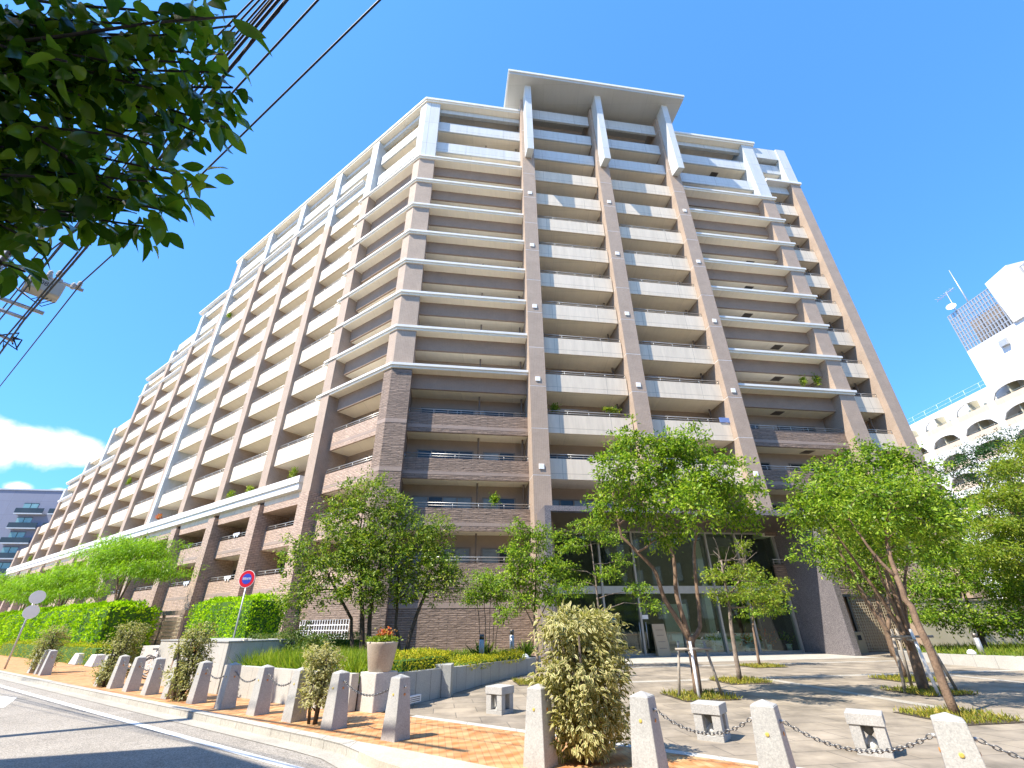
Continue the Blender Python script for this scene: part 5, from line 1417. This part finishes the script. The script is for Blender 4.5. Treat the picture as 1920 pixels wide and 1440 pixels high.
def onplane(px, py, T, off):
    o = np.array(T(0, off, 0)); e = np.array(T(1, off, 0)) - o; d = pixray(px, py)
    Mx = np.array([[d[0], -e[0]], [d[1], -e[1]]]); k = np.linalg.solve(Mx, o[:2])
    return k[1], d[2] * k[0] + EYE
# ------------------------------------------------------------------ things in and at the lobby
def potted(name, label, c, r, h, m, potm='signwhite', ph=.32, pr=.14, n=90, ll=.2, lw=.07, group=None):
    root = thing(name, label, 'potted plant', tuple(c), 0, group)
    q = MB(); q.lathe([(0, 0), (pr * .75, 0), (pr, ph), (pr * .85, ph), (pr * .8, ph - .04), (0, ph - .04)], c, 14); q.build('pot', [X[potm]], root)
    c2 = np.array(c) + np.array([0, 0, ph])
    P_ = c2 + rng.normal(0, 1, (n, 3)) * np.array([r * .35, r * .35, h * .22]) + np.array([0, 0, h * .4])
    D = (P_ - c2) / r + rdirs(n) * .5
    leaf_mesh('leaves', P_, D, rdirs(n, 0, 1), ll * rng.uniform(.6, 1.2, n), np.full(n, lw), X[m], root, tuple(c))
    return root
for i, (px, m_, lab) in enumerate([(1338, 'leaf', 'green plant in a white pot inside the lobby, left of the mullion'), (1400, 'flower', 'reddish plant in a white pot inside the lobby, between two trunks'), (1440, 'flower', 'dark red-green plant in a white pot inside the lobby beside the thin trunk'), (1478, 'leaf', 'green plant in a white pot inside the lobby nearest the right end of the glass')]):
    s_ = onplane(px, 1205, TB_, 2.2)[0]
    potted('potted_plant', lab, TB_(s_, 2.2, .03), .48, .7, m_, ph=.36, pr=.16, n=70, group='potted plants in the lobby')
for i, (s_, lab) in enumerate([(8.9, 'white armchair inside the lobby behind the forked trunk'), (11.0, 'white armchair inside the lobby, second from the left'), (12.9, 'white armchair inside the lobby, farthest right')]):
    r = thing('armchair', lab, 'armchair', TB_(s_, 3.2, 0), 0, 'armchairs in the lobby')
    q = MB(); q.tbox(TB_, s_ - .7, s_ + .7, 2.8, 3.5, .12, .45); q.build('seat', [X['sofa']], r, bevel=.03)
    q = MB(); q.tbox(TB_, s_ - .7, s_ + .7, 3.51, 3.75, .12, .95); q.build('backrest', [X['sofa']], r, bevel=.03)
    for d_ in (-.83, .71):
        q = MB(); q.tbox(TB_, s_ + d_, s_ + d_ + .12, 2.8, 3.75, .0, .65); q.build('armrest', [X['sofa']], r, bevel=.03)
ss = thing('sign_stand', 'tan notice stand leaning before the glass beside the entrance door', 'sign', TB_(6.4, 1.1, 0))
q = MB(); q.hexa([TB_(6.05, .85, 0.006), TB_(6.75, .85, 0.006), TB_(6.75, 1.15, 0.006), TB_(6.05, 1.15, 0.006), TB_(6.05, 1.22, 1.5), TB_(6.75, 1.22, 1.5), TB_(6.75, 1.27, 1.5), TB_(6.05, 1.27, 1.5)]); q.build('board', [X['beige']], ss)
for z in (.35, .65, .95, 1.2):
    q = MB()
    q.tbox(lambda a, d, zz: TB_(a, .85 + .37 * zz / 1.5 + d, zz), 6.2, 6.6, -.012, -.002, z, z + .025)
    q.build('text_line', [X['brownmetal']], ss)
# ------------------------------------------------------------------ greenery and laundry on the balconies
def balcony_plant(px, py, T, off, w_, h_, lab, m_='leaf_yel', n_=240):
    a_, z_ = onplane(px, py, T, off)
    c = np.array(T(a_, off, z_))
    q0 = np.array(T(a_ + 1, off, z_)) - c
    P_ = c + rng.normal(0, .4, (n_, 1)) * q0 * w_ * .3 + rng.normal(0, 1, (n_, 3)) * np.array([.08, .08, h_ * .24])
    o = leaf_mesh('balcony_plant', P_, rdirs(n_) + np.array([0, 0, .3]), rdirs(n_, 0, 1), .18 * rng.uniform(.6, 1.3, n_), np.full(n_, .07), X[m_], None, tuple(c))
    tag(o, lab, 'plant', 'plants on the balconies')
for r_ in [(1145, 769, TB_, .75, 2.2, .35, 'trailing green plants over the fifth floor railing above the left half of the entrance'), (1040, 765, TB_, .75, .8, .5, 'bushy plant at the left end of the fifth floor balcony above the entrance'), (1506, 714, TB_, 1.0, .4, .6, 'smaller of two plants on the sixth floor cornice balcony at the right'), (1531, 712, TB_, 1.0, .6, .8, 'taller of two plants on the sixth floor cornice balcony at the right'),
           (928, 937, TB_, 1.35, .9, .7, 'round green plant behind the third floor railing left of the entrance', 'leaf'), (433, 928, TA_, .45, 1.2, .7, 'bright bush on the fourth floor wing balcony, third bay from the corner'), (468, 918, TA_, .45, 1.2, .5, 'yellowish plants on the fourth floor wing balcony beside the bright bush'), (550, 887, TA_, .45, 1.0, .8, 'wispy plant on the fourth floor wing balcony nearest the corner'), (430, 591, TA_, .45, .9, .6, 'green plant high up on an eleventh floor wing balcony', 'leaf'),
           (298, 969, TA_, .45, 1.0, .4, 'red flowers on the wing balcony just above the white ledge', 'flower'), (232, 832, TA_, .45, 1.3, .7, 'plant on a middle wing balcony next to the double pilaster'), (242, 903, TA_, .45, 1.3, .7, 'plant on a lower middle wing balcony'), (56, 1048, TA_, .45, 1.2, .8, 'yellow-green plant near the far end of the wing')]:
    balcony_plant(*r_[:7], *(r_[7:]))
for px, py, off, lab, m_ in [(348, 1093, .7, 'pale blue cloth hung over a second floor wing railing', 'cloth'), (425, 1083, .7, 'row of white laundry behind the second floor wing railing', 'signwhite'), (442, 1002, .7, 'white and blue laundry on the third floor wing railing', 'cloth')]:
    a_, z_ = onplane(px, py, TA_, off)
    q = MB()
    for k in range(5):
        q.tbox(TA_, a_ - .6 + k * .2, a_ - .45 + k * .2, off - .02, off, z_ - .1 - .12 * (k % 2), z_ + .1)
    tag(q.build('laundry', [X[m_]], None, TA_(a_, off, z_)), lab, 'laundry')
a_, z_ = onplane(1362, 787, TB_, .45)
q = MB(); q.tbox(TB_, a_ - .5, a_ + .5, .45, .48, z_ - .2, z_ + .15); tag(q.build('laundry', [X['clothblue']], None, TB_(a_, .45, z_)), 'blue cloth on the fifth floor railing right of the middle pilaster', 'laundry')
# ------------------------------------------------------------------ neighbouring buildings
wb = thing('white_building', 'white apartment building with arched balconies at the right edge', 'apartment building', (66, 55, 0))
WX = 66.0
def TW(a, d, z): return (WX + d, a, z)
wall, par, inn, win = MB(), MB(), MB(), MB()
bays = [(43.4, 50.0), (51.0, 56.1), (57.1, 62.0), (63.0, 67.7), (68.7, 73.2), (74.2, 78.4)]
rows = [(27.0 - 2.95 * k) for k in range(9)]
for bi, (y0, y1) in enumerate(bays):
    yp = bays[bi - 1][1] if bi else 40
    wall.tbox(TW, yp, y0, 0, .2, -.1, 30)
    for k, z in enumerate(rows):
        zt = rows[k - 1] if k else 30.0
        n = 8
        for j in range(n):
            u0, u1 = j / n, (j + 1) / n
            f = lambda u: z + .98 + 1.2 * math.sqrt(max(0, 1 - (2 * u - 1) ** 2))
            ya, yb = y0 + (y1 - y0) * u0, y0 + (y1 - y0) * u1
            wall.hexa([TW(ya, 0, f(u0)), TW(yb, 0, f(u1)), TW(yb, .2, f(u1)), TW(ya, .2, f(u0)), TW(ya, 0, zt), TW(yb, 0, zt), TW(yb, .2, zt), TW(ya, .2, zt)])
        par.tbox(TW, y0, y1, .02, .18, z - .0, z + .85)
        win.tube([TW(y0, .1, z + 1.05), TW(y1, .1, z + 1.05)], .03, 4)
        inn.tbox(TW, y0 + (y1 - y0) * .55, y0 + (y1 - y0) * .58, .36, 1.9, z, z + 2.9)
        inn.tbox(TW, y0, y1, .21, 2.0, z - .2, z - .01)
        for u0, u1 in ((.1, .42), (.7, .92)):
            win.tbox(TW, y0 + (y1 - y0) * u0, y0 + (y1 - y0) * u1, 1.85, 1.99, z + .1, z + 1.9)
wall.build('wall', [X['whitewall']], wb)
par.build('parapet', [X['tan']], wb); inn.build('balcony_lining', [X['wallbeige']], wb); win.build('window', [X['curtain']], wb)
q = MB(); q.tbox(TW, 40.02, 79.5, 2.0, 16, -.1, 29.95); q.tbox(TW, 78, 79.48, 0.002, 1.99, -.1, 29.98); q.build('core_wall', [X['whitewall']], wb)
q = MB()
for k in range(10): q.tube([TW(57 + k * 2.4, .2, 30), TW(57 + k * 2.4, .2, 31.1)], .018, 4)
for z in (30.55, 31.1): q.tube([TW(56, .2, z), TW(79.5, .2, z)], .012, 4)
q.build('roof_rail', [X['signwhite']], wb)
tw = MB(); tw.tbox(TW, 40.03, 56.0, -.02, 12, 30.02, 35.7); tw.tbox(TW, 40.05, 47.9, 2.0, 11, 35.71, 42.4)
tw.hexa([TW(46.0, -.3, 35.71), TW(48.8, -.3, 35.71), TW(48.8, 3, 35.71), TW(46.0, 3, 35.71), TW(45.6, -.8, 42.6), TW(48.8, -.8, 42.2), TW(48.8, 3, 43.3), TW(45.6, 3, 43.6)])
tw.build('tower', [X['whitewall']], wb)
q = MB(); q.hexa([TW(50.6, -.5, 33.6), TW(51.6, -.5, 33.6), TW(51.6, -.03, 33.6), TW(50.6, -.03, 33.6), TW(50.6, -.3, 34.5), TW(51.6, -.3, 34.5), TW(51.6, -.03, 34.7), TW(50.6, -.03, 34.7)]); q.build('vent_hood', [X['steel']], wb)
q = MB()
def screen(y0, y1, z0, z1, d):
    n = int((y1 - y0) / .42)
    for k in range(n + 1):
        y = y0 + (y1 - y0) * k / n
        q.tbox(TW, y - .08, y + .08, d, d + .14, z0, z1)
    for k in range(9):
        z = z0 + (z1 - z0) * k / 8
        q.tbox(TW, y0, y1, d + .02, d + .17, z - .05, z + .05)
screen(48.85, 55.95, 35.72, 41.9, 0.0); screen(40.1, 45.4, 35.72, 42.2, .6)
q.build('lattice_screen', [X['steel']], wb)
q = MB(); q.tbox(TW, 48.9, 55.6, 2.2, 9, 35.71, 40.5); q.build('plant_room', [X['brownmetal']], wb)
an = thing('antenna', 'television antenna mast on the white tower with crossbars at its top', 'antenna', TW(55.2, 1.5, 40.5))
q = MB(); q.tube([TW(55.2, 1.0, 40.4), TW(55.2, 1.0, 46.0)], .05, 5); q.build('mast', [X['steel']], an)
q = MB(); q.tube([TW(53.9, 1.0, 45.8), TW(57.0, 1.0, 45.6)], .04, 5)
for k in range(6): q.tube([TW(54.2 + k * .5, .5, 45.75), TW(54.2 + k * .5, 1.5, 45.75)], .03, 4)
q.build('crossbar', [X['steel']], an)
an = thing('antenna', 'plain whip antenna on the white tower, right of the dish', 'antenna', TW(53.0, 1.0, 40.5))
q = MB(); q.tube([TW(53.2, 1.0, 40.4), TW(53.2, 1.0, 44.5), TW(53.2, 1.0, 48.6)], [.1, .09, .04], 6); q.build('mast', [X['steel']], an)
ds = thing('satellite_dish', 'white satellite dish on the edge of the white tower', 'satellite dish', TW(54.6, -.1, 42.4))
q = MB(); c_ = np.array(TW(54.5, -.3, 42.7)); ax = Vector((-.75, -.5, .35)).normalized(); e1 = ax.orthogonal().normalized(); e2 = ax.cross(e1)
vs, n = [], 20
for rr, dd in ((.02, -.12), (.35, -.06), (.6, .06), (.6, .0), (.3, -.14), (.02, -.2)):
    for j in range(n): vs.append(Vector(c_) + ax * dd + (e1 * math.cos(2 * math.pi * j / n) + e2 * math.sin(2 * math.pi * j / n)) * rr)
q.add(vs, [(i * n + j, i * n + (j + 1) % n, (i + 1) * n + (j + 1) % n, (i + 1) * n + j) for i in range(5) for j in range(n)], 0, True); q.build('dish', [X['signwhite']], ds)
q = MB(); q.tube([TW(54.5, .2, 41.8), c_ - np.array(ax) * .1], .05, 6); q.build('arm', [X['steel']], ds)
# blue-grey building at the far left
DO = np.array([-116.0, 100.0])
def TD(s_, d, z): p_ = DO + s_ * UB + d * BK; return (p_[0], p_[1], z)
db = thing('dark_building', 'blue-grey apartment building with glazed balconies at the far left', 'apartment building', TD(0, 0, 0))
q = MB(); q.tbox(TD, -40, 40, 0, 16, -.1, 29.4); q.build('wall', [X['navy']], db)
q = MB(); q.tbox(TD, -40.2, 40.2, -.2, 16.2, 29.402, 29.7); q.build('roof', [X['steel']], db)
for n_ in range(8):
    z = 24.2 - 3.1 * n_
    for j, s_ in enumerate((6.6, 13.2, 19.8)):
        w0, w1 = (s_, s_ + 5.6)
        q = MB(); q.tbox(TD, w0, w1, -1.3, -.01, z - .25, z - .02); bl_ = q.build('balcony', [X['steel']], db)
        q = MB(); q.tbox(TD, w0 + .02, w1 - .02, -1.28, -1.22, z, z + 1.05); q.build('glass_front', [X['pane']], bl_)
        q = MB(); q.tbox(TD, w0 + .3, w0 + 3.2, -.06, -.005, z + .1, z + 2.3, 0); q.tbox(TD, w0 + 1.7, w0 + 1.78, -.1, -.061, z + .1, z + 2.3, 1); q.tbox(TD, w0 + .25, w0 + 3.25, -.1, -.061, z + 2.3, z + 2.4, 1); q.build('window', [X['teal'], X['black']], db)
        if n_ < 6:
            q = MB(); q.tbox(TD, w0 + 3.5, w0 + 4.5, -.6, -.2, z, z + .75, 0); q.lathe([(0, 0), (.3, 0), (.3, .02), (0, .02)], TD(w0 + 4.0, -.62, z + .38), 10, 1); q.build('air_conditioner', [X['signwhite'], X['black']], bl_)
# the building across the road whose shadow falls on the asphalt
nb = thing('neighbour_building', 'three storey building across the road casting its shadow on the asphalt', 'building', TR_(5.6, -8.4))
c0 = np.array(TR_(5.67, -8.4)[:2]); poly = [c0, np.array(TR_(-26, -8.4)[:2]), np.array(TR_(-26, -20)[:2]), c0 + np.array([-.96, -.28]) * 11]
q = MB(); q.prism([tuple(p_) for p_ in poly], -.1, 9.9); q.build('wall', [X['cream']], nb)
for k in range(6):
    for z in (1.0, 4.2, 7.2):
        q = MB(); q.tbox(TR_, 2.6 - k * 4.5, 4.4 - k * 4.5, -8.42, -8.35, z, z + 1.5); q.build('window', [X['pane']], nb)
X['shade'] = plain('dark_green_for_reflection', (.10, .10, .06), .8, .2, .5)  # colour chosen to make the lobby glass reflections dark and greenish
nb2 = thing('added_reflected_building', 'unseen tall building added across the road to darken the reflections in the lobby glass', 'building', TR_(-20, -20))  # added out of view so the lobby glass mirrors less blue sky
q = MB(); q.tbox(TR_, -75, 26, -34, -20, -.1, 18.5); q.build('wall', [X['shade']], nb2)
for k in range(24):
    for z in (1.5, 5, 8.5, 12, 15.3):
        q = MB(); q.tbox(TR_, 23 - k * 4, 25 - k * 4, -20.0, -19.95, z, z + 1.7); q.build('window', [X['pane']], nb2) if k < 20 else None
for k, (a_, lab) in enumerate([(-9, 'leafy tree across the road, first to the right of the low building'), (-17, 'leafy tree across the road, second in the row'), (-26, 'leafy tree across the road, last in the row')]):
    c = TR_(a_, -13.5, 0)
    tree('street_tree', lab, 'tree', c, [stem(c, [(c[0], c[1], 3), (c[0] + .2, c[1], 5)], .16, .06)], E3((c[0], c[1], 5.2, 2.6, 2.6, 1.8), (c[0] + 1.5, c[1] - .5, 6.2, 1.8, 1.8, 1.4), (c[0] - 1.6, c[1] + .5, 6.0, 1.8, 1.8, 1.4), (c[0], c[1], 7.3, 1.6, 1.6, 1.1)), X['leaf_mid'], X['barkdark'], 300, 14, (.25, .25, .18), .24, .11, twigs=20, group='trees across the road')
nb3 = thing('added_reflected_block', 'unseen dark block added right of the plaza to darken the lobby glass reflections', 'building', (50, -30, 0))  # invented block out of view, keeps sky out of the right-hand panes
q = MB(); q.box(46, 60, -90, 2, -.1, 27); q.build('wall', [X['shade']], nb3)
for k in range(14):
    for z in (2, 8, 14, 20):
        q = MB(); q.box(45.93, 46.0, -88 + 6.4 * k, -85 + 6.4 * k, z, z + 3); q.build('window', [X['curtain']], nb3)
# ------------------------------------------------------------------ utility pole and cables
up = thing('utility_pole', 'grey utility pole with cross arms and a switch box at the top left', 'utility pole', TR_(8.2, -6.75))
q = MB(); q.tube([TR_(8.2, -6.75, -.1), TR_(8.2, -6.75, 11.5)], [.17, .11], 12); q.build('pole', [X['concrete']], up)
def pb(px, py, bb):
    """the point at perpendicular distance bb of the road seen at a pixel"""
    a_, z_ = onplane(px, py, lambda a, d, z: TR_(a, d, z), bb); return np.array(TR_(a_, bb, z_))
def pa(px, py, aa):
    d = pixray(px, py); o = KP + aa * RU; t_ = (o @ RU) / (d[:2] @ RU); return np.array([d[0] * t_, d[1] * t_, d[2] * t_ + EYE])
def beam(p0, p1, w=.045):
    q = MB(); q.tube([p0, p1], w, 4); return q
AR = 8.2
beam(pa(20, 495, AR), pa(156, 545, AR), .05).build('cross_arm', [X['steel']], up)
beam(pa(-30, 548, AR), pa(82, 588, AR), .055).build('cross_arm', [X['steel']], up)
beam(pa(-30, 570, AR - .3), pa(46, 597, AR - .3), .05).build('cross_arm', [X['steel']], up)
beam(pa(-20, 620, AR - .3), pa(26, 640, AR - .3), .04).build('cross_arm', [X['steel']], up)
for px, py in [(48, 498), (68, 502), (95, 512), (112, 512), (138, 535), (150, 532)]:
    p = pa(px, py, AR - .1)
    q = MB(); q.lathe([(0, -.12), (.035, -.12), (.06, -.09), (.035, -.06), (.06, -.03), (.035, 0), (.055, .03), (.03, .06), (0, .1)], p, 10); q.build('insulator', [X['ceramic']], up)
c_ = pa(82, 540, AR - .25); un = np.array([RN[0], RN[1], 0]); ur = np.array([RU[0], RU[1], 0])
TT = lambda a, d, z: tuple(c_ + un * a + ur * d + np.array([0, 0, z]))
q = MB(); q.tbox(TT, -.33, .33, -.22, .22, -.2, .2, 0); sb = q.build('switch_box', [X['transformer']], up, bevel=.03)
q = MB()
for k in range(3): q.tube([TT(-.2 + k * .2, -.1, .2), TT(-.2 + k * .2, -.15, .34)], [.05, .03], 8)
q.build('bushing', [X['ceramic']], sb)
lettering('lettering', '080', .17, np.array(TT(0, -.222, .02)), un, (0, 0, 1), X['black'], sb)
def cable(pts, r, label, bb, m='black', cat='cable', wrapd=0):
    P_ = [Vector(gpt(px, py, bb)) for px, py in pts]        # every cable hangs level at its own height
    # run on behind the camera and to the far left
    d = (P_[0] - P_[1]).normalized(); P_.insert(0, P_[0] + d * 12)
    d = (P_[-1] - P_[-2]).normalized(); P_.append(P_[-1] + d * 14)
    q = MB(); q.tube(P_, r, 6)
    if wrapd:
        pp = []
        for i in range(len(P_) - 1):
            n_ = max(2, int((P_[i + 1] - P_[i]).length / .12))
            for k in range(n_): pp.append(P_[i].lerp(P_[i + 1], k / n_))
        q.tube([p_ + Vector((math.cos(i * 1.3), 0, math.sin(i * 1.3))) * (r + wrapd) for i, p_ in enumerate(pp)], .008, 4)
    o = q.build('overhead_cable', [X[m]], None, tuple(P_[1]), recalc=False)
    tag(o, label, cat, 'overhead cables at the top left')
cable([(712, 0), (375, 330), (155, 528), (0, 724)], .015, 'lowest right overhead cable, a single line past the end of the cross arm', 9.2)
cable([(596, 0), (450, 158), (347, 273), (90, 473), (20, 560)], .015, 'second overhead cable from the right, crossing the tips of the leaves', 9.1)
cable([(537, 0), (420, 142), (300, 297), (150, 478), (45, 600), (-20, 690)], .015, 'thick twisted overhead cable running down to the lowest cross arm', 6.4, 'black', 'cable', .004)
cable([(522, 0), (405, 138), (297, 283), (140, 480), (40, 598), (-30, 680)], .013, 'thick overhead cable just left of the twisted one', 6.5)
cable([(498, 0), (400, 112), (250, 290), (70, 512)], .009, 'thin overhead cable left of the thick pair', 7.0)
cable([(486, 0), (395, 98), (240, 270), (50, 500)], .009, 'thin overhead cable farther left, mostly behind the leaves', 7.1)
cable([(474, 0), (385, 90), (230, 250), (30, 480)], .009, 'leftmost thin overhead cable, emerging above the leaves', 7.2)
cable([(511, 0), (411, 120), (262, 285), (95, 485)], .011, 'medium overhead cable squeezed between the thick pair and the thin ones', 6.7)
cable([(505, 0), (406, 116), (268, 268), (80, 500)], .007, 'very thin overhead cable running beside the medium one', 6.8)
def atz(px, py, z):
    return gpt(px, py, z)
q = MB(); P_ = [Vector(atz(*p_, 9.3)) for p_ in ((240, 210), (95, 385), (20, 470), (-40, 540))]; q.tube(P_, .05, 6)
for i in range(60):
    u = i / 20; k = min(2, int(u)); p_ = P_[k].lerp(P_[k + 1], u - k)
    if i % 2: q.tube([p_, p_ + Vector((.06, .02, -.10)), p_ + Vector((.14, .03, -.06))], .008, 4)
tag(q.build('overhead_cable', [X['black']], None, tuple(P_[1]), recalc=False), 'thick wrapped overhead cable at the left below the leaves', 'cable', 'overhead cables at the top left')
q = MB()
for s_ in range(4):
    p0, p1 = Vector(pa(20 + 8 * s_, 530 + 6 * s_, AR)), Vector(pa(85 + 6 * s_, 555 + 4 * s_, AR - .2))
    q = MB(); q.tube([p0, p0.lerp(p1, .3) + Vector((0, 0, -.12)), p0.lerp(p1, .7) + Vector((0, 0, -.22)), p1], .012, 5); q.build('jumper_wire', [X['black']], up, recalc=False)
q = MB()
for s_ in range(4):
    p0 = Vector(pa(26, 636, AR - .3)); q.tube([p0, p0 + Vector(rng.normal(0, .1, 3)), p0 + Vector(rng.normal(0, .16, 3)), p0 + Vector(rng.normal(0, .16, 3)) + Vector((0, 0, -.1))], .016, 5)
q.build('jumper_wire', [X['black']], up, recalc=False)
# ------------------------------------------------------------------ evergreen branches hanging in close to the camera
ft = thing('evergreen_tree', 'glossy dark evergreen whose leafy branches hang in at the top left, close to the camera', 'tree', (-5.2, 1.0, 0))
q = MB()
q.tube([(-5.2, 1.0, -.05), (-5.15, 1.0, 1.5), (-5.1, 1.0, 3.2), (-5.0, 1.0, 5.2)], [.16, .13, .10, .05], 10)
def ap(px, py, dist):
    d = pixray(px, py); d = d / np.linalg.norm(d); return np.array([0, 0, EYE]) + d * dist
LP, LD, LN = [], [], []
def branch(end, start_z, dist, nleaf, start=None):
    s_ = np.array(start if start is not None else (-5.1, 1.0, start_z)); e_ = ap(*end, dist)
    mid = (s_ + e_) / 2 + np.array([0, 0, .25])
    ts = np.linspace(0, 1, 14)
    P_ = np.array([(1 - t_) ** 2 * s_ + 2 * t_ * (1 - t_) * mid + t_ * t_ * e_ for t_ in ts]) + rng.normal(0, .012, (14, 3))
    q.tube(P_, np.linspace(.018, .004, 14), 5)
    for _ in range(nleaf):
        u = 1 - rng.uniform(0, 1) ** 1.4 * .72
        i = min(12, int(u * 13)); c = P_[i] + (P_[i + 1] - P_[i]) * (u * 13 - i)
        tang = P_[i + 1] - P_[i]; tang /= np.linalg.norm(tang)
        dr = rdirs(1)[0]
        LP.append(c + dr * rng.uniform(.0, .09)); LD.append(tang * .5 + dr * .75 + np.array([0, 0, -.55])); LN.append(rdirs(1)[0] * .6 + np.array([0, 0, .7]))
ends = [(452, 22), (440, 60), (425, 100), (448, 168), (436, 215), (420, 238), (405, 190), (378, 335), (360, 372), (335, 318), (320, 400), (262, 440), (235, 395), (205, 350), (330, 250), (300, 60), (350, 120), (250, 150), (200, 60), (150, 170), (130, 300), (90, 250), (60, 350), (40, 150), (110, 60), (20, 420), (15, 500), (75, 405), (165, 330), (285, 345), (240, 260), (60, 50), (380, 30), (300, 170), (180, 240), (20, 280), (390, 130), (340, 200), (265, 40), (215, 120), (120, 120), (80, 180), (145, 395), (100, 330), (255, 330), (190, 160), (310, 280), (30, 90), (370, 250), (290, 420), (10, 500), (45, 505), (5, 465), (75, 462), (125, 425), (30, 440)]
for i, e in enumerate(ends):
    branch(e, 2.6 + (i % 7) * .42, 2.35 + .55 * ((i * 7) % 10) / 10, 82)
q.build('trunk', [X['barkdark']], ft, recalc=False)
LP, LD, LN = map(np.array, (LP, LD, LN))
n = len(LP)
leaf_mesh('crown', LP, LD, LN, .112 * rng.uniform(.55, 1.2, n), .05 * rng.uniform(.8, 1.2, n), X['glossy'], ft, (-5.2, 1.0, 0), True)
